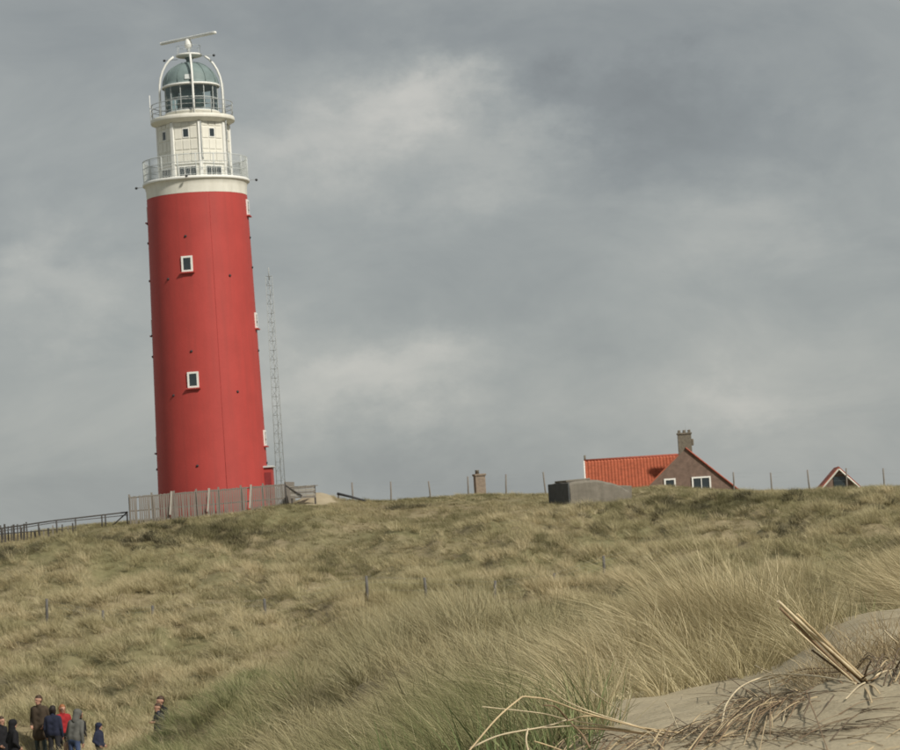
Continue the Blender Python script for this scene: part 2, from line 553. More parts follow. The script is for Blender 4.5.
def fbm(x, y, o=4):
    s, a, t = 0, 1.0, 0
    for k in range(o):
        s = s + a * (vnoise(x * 2 ** k + 17.3 * k, y * 2 ** k + 9.1 * k) - 0.5)
        t += a
        a *= 0.5
    return s / t * 2


def sst(a, b, x):
    t = np.clip((x - a) / (b - a), 0, 1)
    return t * t * (3 - 2 * t)


def tussock(x, y):
    """rounded grass hummocks, 0 in the hollows to about 1 on the tops"""
    n = fbm(x / 1.9 + 40, y / 3.4 + 3, 2)
    return sst(-0.25, 0.55, n)


def terrain(x, y):
    x = np.asarray(x, float)
    y = np.asarray(y, float)
    d = np.maximum(y, 0.5)
    px = 450 + FPX * x / np.maximum(d, 3.0)
    ci = np.clip((px - PXG[0]) / 15.0, 0, len(PXG) - 1.001)
    ri = np.clip((np.log(d) - LD[0]) / (LD[1] - LD[0]), 0, len(LD) - 1.001)
    i, j = ci.astype(int), ri.astype(int)
    a, b_ = ci - i, ri - j
    z = (TAB[i, j] * (1 - a) + TAB[i + 1, j] * a) * (1 - b_) + (TAB[i, j + 1] * (1 - a) + TAB[i + 1, j + 1] * a) * b_
    w = sst(14, 45, d) * (1 - 0.55 * sst(178, 195, d)) * (1 - sst(400, 900, d))
    v = sst(60, 75, d) * (1 - sst(165, 190, d))
    e = sst(18, 26, d) * (1 - sst(55, 62, d))
    z = z + e * 0.38 * sst(-0.2, 0.5, fbm(x / 0.85 + 60, y / 2.0 + 2, 2))
    z = z + w * ((0.60 + 0.5 * v) * fbm(x / 12.0 + 3, y / 16.0, 3) + 0.28 * fbm(x / 2.6, y / 4.2 + 7, 3) + v * 0.85 * tussock(x, y))
    # a trodden shoulder running down the left of the hill, and the sandy bank by the fence
    for (x0, y0, x1, y1, hh, ww) in ((-12.0, 183, -26, 158, 0.75, 3.2), (-20, 172, -30, 166, 0.5, 2.6)):
        dx, dy = x1 - x0, y1 - y0
        t = np.clip(((x - x0) * dx + (y - y0) * dy) / (dx * dx + dy * dy), 0, 1)
        q = ((x - x0 - t * dx) ** 2 + (y - y0 - t * dy) ** 2) / ww ** 2
        z = z + hh * np.exp(-q)
    z = z + 0.75 * np.exp(-((x + 10.6) / 1.7) ** 2 - ((y - 196) / 2.2) ** 2)
    z = z + 0.035 * fbm(x / 0.5 + 11, y / 0.7, 4) * (1 - sst(25, 60, d)) + 0.06 * fbm(x / 1.7 + 5, y / 2.2, 3) * sst(6, 12, d)
    return z + CZ


def tz(x, y):
    return float(terrain(np.array([x]), np.array([y]))[0])


def ground_at(px, py, d0=3.5, d1=230.0):
    """first point of the terrain along a sight line"""
    ds = np.exp(np.linspace(math.log(d0), math.log(d1), 900))
    v = CAM_F + (px - 450) / FPX * CAM_R + (375 - py) / FPX * CAM_U
    pts = EYE[None] + v[None] * (ds / v[1])[:, None]
    dz = pts[:, 2] - terrain(pts[:, 0], pts[:, 1])
    k = np.argmax(dz < 0)
    if dz[k] >= 0:
        k = len(ds) - 1
    return Vector((pts[k, 0], pts[k, 1], float(terrain(pts[k:k + 1, 0], pts[k:k + 1, 1])[0])))


def on(px, d, lift=0.0):
    """ground point on the bearing of photo column px at distance d"""
    x = (px - 450) / FPX * d
    z = tz(x, d)
    for _ in range(3):
        py = 375 - FPX * np.dot(np.array([x, d, z]) - EYE, CAM_U) / np.dot(np.array([x, d, z]) - EYE, CAM_F)
        x = P(px, py, d)[0]
        z = tz(x, d)
    return Vector((x, d, z + lift))


def sand_mask(x, y):
    d = np.maximum(y, 0.5)
    px = 450 + FPX * x / np.maximum(d, 3.0)
    n = fbm(x / 1.3, y / 1.6 + 4, 4)
    a = sst(545, 600, px + n * 60) * (1 - sst(11.2, 12.6, d + n * 1.0 - 0.012 * (px - 650) * (px < 800)))
    a = np.maximum(a, sst(770, 810, px + n * 40) * (1 - sst(13.6, 15.5, d + n * 1.2)))
    a = np.maximum(a, 0.45 * sst(300, 420, px + n * 60) * (1 - sst(7, 8.5, d)))
    # bare hollows and the sandy bank beside the tower fence
    def spot(cx, cd, rx, rd):
        return np.clip(1.25 - ((px - cx) / rx) ** 2 - ((d - cd) / rd) ** 2 + n * 0.8, 0, 1)
    for s in ((310, 195.5, 24, 4.5), (300, 192, 14, 3), (485, 118, 22, 3), (395, 112, 10, 2)):
        a = np.maximum(a, spot(*s))
    return np.where(y < 3, 1.0, a)


def build_ground():
    rows = np.concatenate([[-40, -15, -5, 0, 1.0, 2.0], np.exp(np.linspace(math.log(2.6), math.log(300), 470)), [400, 600, 1000, 2000, 5500]])
    nc = 440
    t = np.linspace(-1, 1, nc)
    tw = np.sign(t) * np.abs(t) ** 1.7
    hw = 0.52 * np.maximum(rows, 1) + 6
    X = tw[None, :] * hw[:, None]
    Y = np.repeat(rows[:, None], nc, 1)
    Z = terrain(X, Y)
    V = np.stack([X, Y, Z], 2).reshape(-1, 3)
    nr = len(rows)
    idx = np.arange(nr * nc).reshape(nr, nc)
    Fq = np.stack([idx[:-1, :-1], idx[:-1, 1:], idx[1:, 1:], idx[1:, :-1]], 2).reshape(-1, 4)
    me = bpy.data.meshes.new('dune_ground')
    me.from_pydata(V.tolist(), [], Fq.tolist())
    me.polygons.foreach_set('use_smooth', np.ones(len(Fq), bool))
    at = me.attributes.new('sand', 'FLOAT', 'POINT')
    at.data.foreach_set('value', sand_mask(V[:, 0], V[:, 1]).astype(np.float32))
    me.materials.append(sand_ground_mat())
    o = link('dune_ground', me)
    tag(o, kind='structure')


build_ground()

# ------------------------------------------------------------------ grass


def tuft_mesh(name, n, h, rad, width, lean, spread, droop, mat, seed, seg=3):
    """a clump of blades: roots in a disc, leaning down-wind (towards -x), tips drooping"""
    rg = np.random.default_rng(seed)
    V, Fc, T = [], [], []
    for i in range(n):
        a = rg.random() * 2 * math.pi
        rr = rad * math.sqrt(rg.random())
        base = np.array([rr * math.cos(a), rr * math.sin(a), -0.03])
        L = h * (0.55 + 0.55 * rg.random())
        out = spread * (0.3 + rg.random()) * rr / max(rad, 1e-3)
        dirx = out * math.cos(a) + rg.normal(0, 0.22) - lean * (0.6 + 0.8 * rg.random())
        diry = out * math.sin(a) + rg.normal(0, 0.22)
        dr = droop * (0.3 + 1.2 * rg.random())
        dv = np.array([dirx, diry, 1.0]); dv /= np.linalg.norm(dv)
        hd = np.array([dirx, diry, 0.0]); hn = np.linalg.norm(hd); hd = hd / hn if hn > 1e-3 else np.array([-1.0, 0, 0])
        ya = rg.random() * math.pi
        wv = np.array([math.cos(ya), math.sin(ya), 0]) * width * (0.6 + 0.8 * rg.random()) * 0.5
        tone = rg.random()
        n0 = len(V)
        for k in range(seg + 1):
            s = k / seg
            p = base + dv * L * s + (hd * 0.35 + np.array([-0.55, 0, -0.5])) * dr * L * s ** 2.2
            wk = wv * (1 - 0.88 * s ** 1.5)
            V += [p - wk, p + wk]
            T += [tone, tone]
        for k in range(seg):
            q = n0 + 2 * k
            Fc.append((q, q + 1, q + 3, q + 2))
    me = bpy.data.meshes.new(name)
    me.from_pydata([tuple(v) for v in V], [], Fc)
    at = me.attributes.new('tone', 'FLOAT', 'POINT')
    at.data.foreach_set('value', np.array(T, np.float32))
    me.polygons.foreach_set('use_smooth', np.ones(len(Fc), bool))
    me.materials.append(mat)
    return me


def proto_set(name, meshes):
    c = bpy.data.collections.new(name)
    for i, me in enumerate(meshes):
        c.objects.link(bpy.data.objects.new('%s_%02d' % (name, i), me))
    return c


def scatter(name, pts, rot, scl, coll, nvar, label, cat, seed=1):
    rg = np.random.default_rng(seed)
    n = len(pts)
    me = bpy.data.meshes.new(name)
    me.vertices.add(n)
    me.vertices.foreach_set('co', np.asarray(pts, np.float32).ravel())
    for nm, ty, dt in (('rot', 'FLOAT_VECTOR', rot), ('scl', 'FLOAT_VECTOR', scl)):
        me.attributes.new(nm, ty, 'POINT').data.foreach_set('vector', np.asarray(dt, np.float32).ravel())
    me.attributes.new('var', 'INT', 'POINT').data.foreach_set('value', rg.integers(0, nvar, n).astype(np.int32))
    o = link(name, me)
    ng = bpy.data.node_groups.new(name + '_scatter', 'GeometryNodeTree')
    ng.interface.new_socket('Geometry', in_out='INPUT', socket_type='NodeSocketGeometry')
    ng.interface.new_socket('Geometry', in_out='OUTPUT', socket_type='NodeSocketGeometry')
    gi = ng.nodes.new('NodeGroupInput')
    go = ng.nodes.new('NodeGroupOutput')
    ip = ng.nodes.new('GeometryNodeInstanceOnPoints')
    ci = ng.nodes.new('GeometryNodeCollectionInfo')
    ci.inputs['Collection'].default_value = coll
    ci.inputs['Separate Children'].default_value = True
    ci.inputs['Reset Children'].default_value = True
    ip.inputs['Pick Instance'].default_value = True

    def attr(nm, ty):
        a = ng.nodes.new('GeometryNodeInputNamedAttribute')
        a.data_type = ty
        a.inputs['Name'].default_value = nm
        return a.outputs['Attribute']
    L = ng.links.new
    L(gi.outputs[0], ip.inputs['Points'])
    L(ci.outputs[0], ip.inputs['Instance'])
    L(attr('var', 'INT'), ip.inputs['Instance Index'])
    e2r = ng.nodes.new('FunctionNodeEulerToRotation')
    L(attr('rot', 'FLOAT_VECTOR'), e2r.inputs[0])
    L(e2r.outputs[0], ip.inputs['Rotation'])
    L(attr('scl', 'FLOAT_VECTOR'), ip.inputs['Scale'])
    L(ip.outputs[0], go.inputs[0])
    md = o.modifiers.new('scatter', 'NODES')
    md.node_group = ng
    tag(o, label, cat, kind='stuff')
    return o


def fan_points(n, d0, d1, px0, px1, seed, power=1.0):
    """random ground points between two distances, over the bearings px0..px1 (even per square metre when power = 1)"""
    rg = np.random.default_rng(seed)
    u = rg.random(n)
    e = 2 * power
    d = (d0 ** e + u * (d1 ** e - d0 ** e)) ** (1 / e)
    px = px0 + rg.random(n) * (px1 - px0)
    x = (px - 450) / FPX * d
    return x, d, px, rg


def rots(n, rg, tilt=0.12, yaw=0.7):
    r = rg.normal(0, tilt, (n, 3))
    r[:, 2] = rg.normal(0, yaw, n)
    return r


def build_grass():
    # --- far hill: short cover, then taller straw tussocks on the hummocks
    far = proto_set('hill_tuft', [tuft_mesh('hill_tuft_%d' % i, 26, 0.42, 0.24, 0.018, 0.15, 0.6, 0.35, M_GRASS_FAR, 40 + i, seg=2) for i in range(6)])
    x, d, px, rg = fan_points(44000, 56, 222, -120, 1020, 3, 0.62)
    keep = sand_mask(x, d) < 0.35
    hgt = 0.75 + 0.55 * fbm(x / 2.6 + 31, d / 5.0, 3)
    hgt = np.clip(hgt, 0.35, 1.3) * (1 - 0.30 * sst(186, 198, d))
    x, d, hgt = x[keep], d[keep], hgt[keep]
    n = len(x)
    s = np.stack([0.9 + 0.5 * rg.random(n), 0.9 + 0.5 * rg.random(n), hgt * (0.7 + 0.5 * rg.random(n))], 1)
    scatter('hill_grass', np.stack([x, d, terrain(x, d)], 1), rots(n, rg), s, far, 6,
            'short olive and straw grass covering the hill below the lighthouse', 'grass', 11)
    tus = proto_set('tussock_tuft', [tuft_mesh('tussock_tuft_%d' % i, 40, 0.72, 0.20, 0.013, 0.22, 0.55, 0.45, M_TUSSOCK, 60 + i, seg=3) for i in range(6)])
    x, d, px, rg = fan_points(60000, 58, 200, -120, 1020, 4, 0.8)
    zone = 0.95 * (1 - sst(135, 165, d)) + sst(135, 165, d) * (0.22 + 0.45 * sst(380, 560, px))
    zone *= 0.75 + 0.9 * fbm(x / 9.0 + 2, d / 14.0 + 6, 3)
    tu = np.where(d < 175, tussock(x, d), sst(-0.1, 0.6, fbm(x / 1.3 + 9, d / 2.6, 2)))
    keep = (sand_mask(x, d) < 0.35) & (rg.random(len(x)) < zone * (0.10 + 0.9 * tu))
    x, d, px, tu = x[keep], d[keep], px[keep], tu[keep]
    n = len(x)
    hh = (0.55 + 0.55 * tu) * (0.75 + 0.5 * rg.random(n)) * (1 - 0.45 * sst(165, 195, d))
    s = np.stack([0.8 + 0.5 * rg.random(n), 0.8 + 0.5 * rg.random(n), hh], 1)
    scatter('tussock_grass', np.stack([x, d, terrain(x, d)], 1), rots(n, rg, 0.16), s, tus, 6,
            'pale tussocks of tall dry grass on the hummocks of the hollow and hill', 'grass', 16)
    # --- slope of the near dune
    mid = proto_set('slope_tuft', [tuft_mesh('slope_tuft_%d' % i, 46, 0.42, 0.17, 0.0065, 0.13, 0.65, 0.42, M_GRASS_MID, 80 + i, seg=3) for i in range(6)])
    x, d, px, rg = fan_points(12500, 13.5, 60, -60, 960, 5, 0.75)
    hgt = 0.80 + 1.25 * fbm(x / 1.0 + 3, d / 2.4 + 1, 3)
    keep = (sand_mask(x, d) < 0.3) & (rg.random(len(x)) < np.clip(hgt + 0.2, 0.3, 1))
    hgt *= (1 - 0.4 * (1 - sst(200, 330, px))) * (1 - 0.5 * sst(540, 600, px) * (1 - sst(24, 34, d)))
    hgt *= 0.8 + 0.5 * sst(-0.2, 0.5, fbm(x / 0.85 + 60, d / 2.0 + 2, 2))
    x, d, hgt = x[keep], d[keep], np.clip(hgt[keep], 0.25, 1.5)
    n = len(x)
    s = np.stack([0.9 + 0.4 * rg.random(n), 0.9 + 0.4 * rg.random(n), hgt * (0.8 + 0.35 * rg.random(n))], 1)
    scatter('slope_grass', np.stack([x, d, terrain(x, d)], 1), rots(n, rg, 0.16, 1.0), s, mid, 6,
            'wind combed dry grass on the slope of the near dune', 'grass', 12)
    # --- marram hummocks close by
    near = proto_set('marram_tuft', [tuft_mesh('marram_tuft_%d' % i, 44, 0.68, 0.07, 0.0046, 0.24, 0.42, 0.58, M_MARRAM, 120 + i, seg=5) for i in range(6)])
    xs, ds, hs = [], [], []
    rg = np.random.default_rng(21)

    def clump(cpx, cd, wpx, wd, n, h):
        # grows in separate stools, each of a dozen tufts
        for _ in range(max(2, n // 11)):
            p0, d0 = cpx + rg.normal(0, 0.5) * wpx, cd + rg.normal(0, 0.5) * wd
            m_ = int(rg.integers(8, 15))
            dd = d0 + rg.normal(0, 0.10, m_)
            xs.append((p0 - 450) / FPX * d0 + rg.normal(0, 0.085, m_))
            ds.append(dd)
            hs.append(h * rg.uniform(0.65, 1.2) * (0.8 + 0.3 * rg.random(m_)) * math.exp(-0.5 * ((p0 - cpx) / (1.3 * wpx)) ** 2))
    clump(722, 12.9, 52, 0.9, 200, 1.10)
    clump(660, 13.3, 60, 1.2, 150, 0.85)
    clump(600, 13.2, 55, 1.3, 130, 0.70)
    clump(540, 13.5, 60, 1.6, 110, 0.62)
    clump(470, 14.0, 70, 2.2, 110, 0.60)
    clump(400, 15.0, 70, 3.0, 90, 0.60)
    clump(780, 12.6, 28, 0.5, 45, 0.62)
    clump(915, 18.5, 60, 1.6, 170, 1.10)
    clump(860, 20.0, 45, 1.6, 70, 0.62)
    clump(955, 10.5, 30, 0.6, 40, 0.50)
    x, d, h = np.concatenate(xs), np.concatenate(ds), np.concatenate(hs)
    pe = 560 + rg.random(70) * 240
    de = 11.9 + rg.normal(0, 0.55, 70) - 0.0035 * (pe - 660)
    x, d, h = np.concatenate([x, (pe - 450) / FPX * de]), np.concatenate([d, de]), np.concatenate([h, 0.22 + 0.35 * rg.random(70)])
    # thin cover between the hummocks, left of the bare sand
    x2, d2, p2, rg2 = fan_points(620, 6.8, 15, 250, 600, 22, 0.9)
    k2 = sand_mask(x2, d2) < 0.45
    x, d, h = np.concatenate([x, x2[k2]]), np.concatenate([d, d2[k2]]), np.concatenate([h, 0.35 + 0.35 * rg2.random(k2.sum())])
    ol = proto_set('olive_tuft', [tuft_mesh('olive_tuft_%d' % i, 46, 0.50, 0.10, 0.0040, 0.15, 0.5, 0.5, M_OLIVEMARRAM, 250 + i, seg=4) for i in range(5)])
    pxx = 450 + FPX * x / d
    left = pxx + 40 * fbm(x / 0.8, d / 1.2, 3) < 560
    xl, dl, hl = x[left], d[left], h[left]
    sl_ = np.ones((len(xl), 3)) * hl[:, None]
    sl_[:, :2] = 0.4 + 0.6 * sl_[:, :2]
    scatter('olive_marram', np.stack([xl, dl, terrain(xl, dl)], 1), rots(len(xl), rg, 0.18, 0.9), sl_, ol, 5,
            'olive green marram grass running down the slope beside the reed fan', 'grass', 19)
    x, d, h = x[~left], d[~left], h[~left]
    n = len(x)
    s = np.stack([np.ones(n), np.ones(n), np.ones(n)], 1) * h[:, None]
    s[:, :2] = 0.4 + 0.6 * s[:, :2]
    scatter('marram_grass', np.stack([x, d, terrain(x, d)], 1), rots(n, rg, 0.16, 0.65), s, near, 6,
            'tall straw coloured marram grass bent over by the wind behind bare sand', 'grass', 13)
    # --- fresh green blades
    gr = proto_set('green_tuft', [tuft_mesh('green_tuft_%d' % i, 7, 0.24, 0.05, 0.0042, 0.16, 0.35, 0.16, M_GREENBLADE, 160 + i, seg=4) for i in range(5)])
    x, d, px, rg = fan_points(260, 5.6, 12.0, 290, 590, 31, 0.9)
    k = (sand_mask(x, d) < 0.75) & (rg.random(len(x)) < 0.3 + 0.7 * (px < 590))
    x, d = x[k], d[k]
    xb, db, pb, _ = fan_points(90, 14, 20, 560, 850, 32)
    x, d = np.concatenate([x, xb]), np.concatenate([d, db])
    n = len(x)
    s = np.ones((n, 3)) * (0.6 + 0.55 * rg.random((n, 1)))
    scatter('green_grass', np.stack([x, d, terrain(x, d)], 1), rots(n, rg, 0.15, 1.2), s, gr, 5,
            'fresh green grass blades sprouting beside the dry reed debris', 'grass', 14)
    gs = proto_set('green_slope_tuft', [tuft_mesh('green_slope_tuft_%d' % i, 36, 0.34, 0.18, 0.009, 0.15, 0.6, 0.3, M_GREENSLOPE, 210 + i, seg=3) for i in range(4)])
    x, d, px, rg = fan_points(2600, 30, 60, 90, 330, 33)
    k = rg.random(len(x)) < 1 - sst(210, 320, px + 50 * fbm(x / 3, d / 5, 2))
    x, d = x[k], d[k]
    n = len(x)
    s = np.ones((n, 3)) * (0.7 + 0.5 * rg.random((n, 1)))
    scatter('green_slope_grass', np.stack([x, d, terrain(x, d)], 1), rots(n, rg), s, gs, 4,
            'short green grass on the dune shoulder hiding two walkers to the waist', 'grass', 17)
    oh = proto_set('olive_hill_tuft', [tuft_mesh('olive_hill_tuft_%d' % i, 36, 0.52, 0.24, 0.017, 0.12, 0.6, 0.35, M_OLIVEHILL, 270 + i, seg=2) for i in range(4)])
    rg = np.random.default_rng(35)
    xs, ds = [], []
    for cpx, cd_, wpx, wd, n in ((800, 172, 110, 11, 2300), (660, 176, 80, 9, 1300), (210, 172, 75, 6, 900), (20, 168, 50, 7, 700), (460, 178, 70, 6, 500),
                                 (330, 150, 70, 6, 350), (560, 150, 60, 6, 350)):
        p = cpx + rg.normal(0, 0.5, n) * wpx
        dd = cd_ + rg.normal(0, 0.5, n) * wd
        k = rg.random(n) < 0.25 + 0.75 * sst(-0.25, 0.3, fbm(p / 28.0, dd / 5.0, 3))
        xs.append(((p - 450) / FPX * dd)[k])
        ds.append(dd[k])
    x, d = np.concatenate(xs), np.concatenate(ds)
    n = len(x)
    s = np.ones((n, 3)) * (0.65 + 0.6 * rg.random((n, 1)))
    scatter('olive_hill_grass', np.stack([x, d, terrain(x, d)], 1), rots(n, rg), s, oh, 4,
            'dark olive grass on the humps below the crest and in the hollow', 'grass', 20)
    # --- withered thatch round the reed debris
    th = proto_set('thatch_tuft', [tuft_mesh('thatch_tuft_%d' % i, 22, 0.15, 0.07, 0.0022, 0.3, 1.3, 0.5, M_THATCH, 230 + i, seg=3) for i in range(5)])
    x, d, px, rg = fan_points(900, 6.3, 9.2, 770, 960, 34)
    k = rg.random(len(x)) < sst(-0.25, 0.35, fbm(x / 0.35, d / 0.6, 3) + 0.15) * sst(770, 810, px) * (1 - 0.93 * sst(6.9, 7.7, d))
    x, d = x[k], d[k]
    n = len(x)
    s = np.ones((n, 3)) * (0.5 + 0.6 * rg.random((n, 1)))
    scatter('withered_thatch', np.stack([x, d, terrain(x, d)], 1), rots(n, rg, 0.3, 2), s, th, 5,
            'thin brown withered grass behind the foot of the reed bundle', 'grass', 18)
    # --- dark heathy scrub on the far left bank
    sh = proto_set('heath_tuft', [tuft_mesh('heath_tuft_%d' % i, 60, 0.40, 0.30, 0.022, 0.08, 0.9, 0.2, M_SHRUB, 190 + i, seg=2) for i in range(4)])
    rg = np.random.default_rng(41)
    xs, ds = [], []
    for cpx, cd, wpx, wd, n in ((12, 170, 40, 4.5, 520), (60, 181, 45, 3, 170), (800, 172, 50, 4, 70), (730, 160, 40, 4, 50), (200, 172, 60, 2.5, 90), (150, 166, 40, 2, 50), (640, 165, 60, 6, 60), (690, 172, 50, 4, 60), (560, 172, 40, 3, 30), (25, 164, 26, 3, 70), (130, 182, 40, 2.5, 40),
                                (265, 186, 14, 1.2, 22), (780, 150, 40, 5, 60), (850, 160, 50, 5, 40), (395, 187, 20, 1.5, 25)):
        p = cpx + rg.normal(0, 0.6, n) * wpx
        dd = cd + rg.normal(0, 0.6, n) * wd
        xs.append((p - 450) / FPX * dd)
        ds.append(dd)
    x, d = np.concatenate(xs), np.concatenate(ds)
    n = len(x)
    s = np.ones((n, 3)) * (0.7 + 0.7 * rg.random((n, 1)))
    scatter('heath_scrub', np.stack([x, d, terrain(x, d)], 1), rots(n, rg, 0.1, 3), s, sh, 4,
            'low dark heath scrub in patches on the hill', 'scrub', 15)


build_grass()

# ------------------------------------------------------------------ lighthouse


def polar(r, az, z):
    """az in degrees: 0 faces the camera, positive towards the right"""
    a = R(az)
    return Vector((r * math.sin(a), -r * math.cos(a), z))


def faceM(az):
    """rotation so that local -y looks outwards at azimuth az"""
    return (0, 0, R(az))


def build_lighthouse():
    base = P(214.5, 505.6, 200)
    gz = min(tz(base[0] + dx, base[1] + dy) for dx in (-4, 0, 4) for dy in (-4, 0, 4))
    root = empty('lighthouse', (base[0], base[1], base[2]), 0, 'tall red round lighthouse with cream top and green dome', 'lighthouse')
    low = gz - base[2] - 0.4
    shaft_r = lambda z: 4.23 - (4.23 - 3.84) * (z / 23.6)
    s = MB()
    prof = [(shaft_r(z), z) for z in [low] + list(np.linspace(0.01, 23.6, 24))]
    s.lathe(prof, 96, cap=False)
    s.build('shaft', M_RED, root)
    # cream collar and main gallery
    MB().lathe([(3.845, 23.6), (3.85, 23.63), (3.86, 24.2), (3.93, 24.5), (4.02, 24.62)], 96, cap=False).build('collar', M_WHITE, root)
    g = MB().lathe([(3.8, 24.60), (4.06, 24.62), (4.10, 24.66), (4.10, 24.80), (4.06, 24.85), (2.5, 24.87)], 96, cap=False).build('gallery_floor', M_WHITE2, root)

    def railing(name, rad, z0, h, nposts, nbars, mid, rail_r, mat, matbar, bar_r, base_on):
        rl = MB()
        ring = [polar(rad, 360 * k / 72, z0 + h) for k in range(73)]
        rl.tube(ring, rail_r, 5)
        for f in mid:
            rl.tube([polar(rad, 360 * k / 72, z0 + h * f) for k in range(73)], rail_r * 0.7, 4)
        ro = rl.build(name, mat, root)
        pm = MB().tube([(0, 0, 0), (0, 0, h)], rail_r * 1.15, 6).mesh('railing_post')
        for k in range(nposts):
            link('railing_post', pm, mat, ro, polar(rad, 360 * (k + 0.3) / nposts, z0))
        bm_ = MB()
        for k in range(nbars):
            a = 360 * k / nbars
            bm_.tube([polar(rad, a, z0 + 0.06), polar(rad, a, z0 + h)], bar_r, 4, smooth=False)
        bo = bm_.build('baluster', matbar, ro)
        tag(bo, kind='stuff')
        return ro
    railing('gallery_railing', 4.0, 24.85, 1.65, 18, 190, (0.06, 0.35, 0.66), 0.032, M_PALEMETAL, M_PALEMETAL, 0.012, g)

    # octagonal watch room
    RO = 2.86
    vaz = [15 + 45 * k for k in range(8)]
    oc = MB()
    n = len(vaz)
    for z in (24.86, 29.2):
        oc.v += [tuple(polar(RO - 0.06, a, z)) for a in vaz]
    oc.f += [(k, (k + 1) % n, n + (k + 1) % n, n + k) for k in range(n)]
    oc.s += [False] * n
    room = oc.build('watch_room', M_WHITE, root)
    apo = (RO - 0.06) * math.cos(R(22.5))
    fw = 2 * (RO - 0.06) * math.sin(R(22.5))
    cw = (fw - 0.36) / 3
    rows = [(26.06, 26.94), (27.02, 27.78), (27.86, 28.74), (28.82, 29.16)]
    meshes = {}
    for ri, (z0, z1) in enumerate(rows):
        meshes[ri] = MB().box((0, 0, 0), (cw - 0.085, 0.06, z1 - z0 - 0.05)).mesh('wall_panel', 0.008)
    pil = MB().box((0, 0, 27.0), (0.26, 0.16, 4.3)).mesh('corner_pilaster', 0.015)
    cor = MB().box((0, 0, 0), (fw - 0.1, 0.13, 0.09)).mesh('string_course', 0.01)
    wfr = MB().box((0, 0, 0.34), (0.52, 0.06, 0.07)).box((0, 0, -0.34), (0.52, 0.06, 0.07)).box((0.235, 0, 0), (0.06, 0.06, 0.61)).box((-0.235, 0, 0), (0.06, 0.06, 0.61)).mesh('window_frame')
    wp = MB().box((0, 0, 0), (0.41, 0.03, 0.61)).mesh('window_pane')
    lfr = MB().box((0, 0, 0.40), (1.50, 0.08, 0.10)).box((0, 0, -0.38), (1.50, 0.10, 0.08)).box((0.70, 0, 0.01), (0.10, 0.08, 0.68)).box((-0.70, 0, 0.01), (0.10, 0.08, 0.68)).mesh('window_frame')
    lbar = MB().box((0, 0, 0.01), (0.05, 0.06, 0.68)).mesh('glazing_bar')
    lp = MB().box((0, 0, 0), (0.40, 0.03, 0.66)).mesh('window_pane')
    for k in range(8):
        az = vaz[k] + 22.5
        rz = faceM(az)
        rm = Matrix.Rotation(R(az), 3, 'Z')
        put = lambda me, nm, mat, x, z, off, par: link(nm, me, mat, par, rm @ Vector((x, -(apo + off), z)), rz)
        for ri, (z0, z1) in enumerate(rows):
            for c in (-1, 0, 1):
                if ri == 2 and c == 0:
                    continue
                put(meshes[ri], 'wall_panel', M_WHITE, c * cw, (z0 + z1) / 2, 0.012, room)
        put(cor, 'string_course', M_WHITE2, 0, 25.98, 0.05, room)
        w = link('small_window', wfr, M_WHITE2, root, rm @ Vector((0, -(apo + 0.02), 28.30)), rz)
        link('window_pane', wp, M_PANE, w, (0, 0.0, 0))
        w = link('watch_window', lfr, M_WHITE2, root, rm @ Vector((0, -(apo + 0.03), 25.36)), rz)
        for x in (-0.433, 0, 0.433):
            link('window_pane', lp, M_PANE, w, (x, 0.0, 0.01))
        for x in (-0.2165, 0.2165):
            link('glazing_bar', lbar, M_WHITE2, w, (x, -0.005, 0))
        link('corner_pilaster', pil, M_WHITE2, root, Matrix.Rotation(R(vaz[k]), 3, 'Z') @ Vector((0, -(RO - 0.07), 0)), faceM(vaz[k]))
    # drain pipe down the right of the watch room
    MB().tube([polar(3.0, 62, 29.3), polar(2.92, 64, 28.9), polar(2.92, 64, 27.0), polar(2.96, 66, 25.0)], 0.06, 6).build('drain_pipe', M_GREYMETAL, root)
    MB().tube([polar(2.90, 17, 29.1), polar(2.92, 17, 26.4), polar(3.0, 18, 26.2)], 0.045, 6).build('drain_pipe', M_GREYMETAL, root)

    # upper gallery
    MB().lathe([(2.70, 29.14), (2.84, 29.18), (3.08, 29.36), (3.20, 29.40), (3.22, 29.46), (3.22, 29.66), (3.18, 29.72), (1.9, 29.74)], 96, cap=False).build('upper_gallery', M_WHITE, root)
    railing('lantern_railing', 3.12, 29.72, 1.10, 14, 0, (0.35, 0.68), 0.030, M_GREYMETAL, M_GREYMETAL, 0.01, None)
    # lantern
    MB().lathe([(2.06, 29.73), (2.06, 30.04), (2.12, 30.08), (2.12, 30.14), (1.98, 30.16)], 64, cap=False).build('lantern_parapet', M_WHITE, root)
    lan = MB()
    for z, r_ in ((30.18, 0.05), (31.18, 0.03), (32.14, 0.06)):
        lan.tube([polar(2.02, 360 * k / 64, z) for k in range(65)], r_, 5)
    lano = lan.build('lantern_frame', M_PALEMETAL, root)
    NP = 14
    mull = MB().box((0, 0, 31.15), (0.05, 0.07, 1.94)).mesh('mullion')
    half = 2.0 * math.tan(math.pi / NP)
    pane = MB().add([(-half + .03, 0, -.47), (half - .03, 0, -.47), (half - .03, 0, .47), (-half + .03, 0, .47)], [(0, 1, 2, 3)]).mesh('lantern_pane')
    for k in range(NP):
        az = 360 / NP * k + 8
        link('mullion', mull, M_PALEMETAL, lano, polar(2.03, az, 0), faceM(az))
        for z in (30.68, 31.66):
            link('lantern_pane', pane, M_GLASS, lano, polar(1.985, az + 180 / NP, z), faceM(az + 180 / NP))
    le = MB()
    lp_ = [(0.5, 29.9)]
    for k in range(13):
        z = 30.3 + k * 0.135
        rr = 0.62 + 0.42 * math.sin(math.pi * (k + 0.5) / 13)
        lp_ += [(rr, z), (rr + 0.05, z + 0.05), (rr, z + 0.125)]
    le.lathe(lp_ + [(0.3, 32.1)], 24)
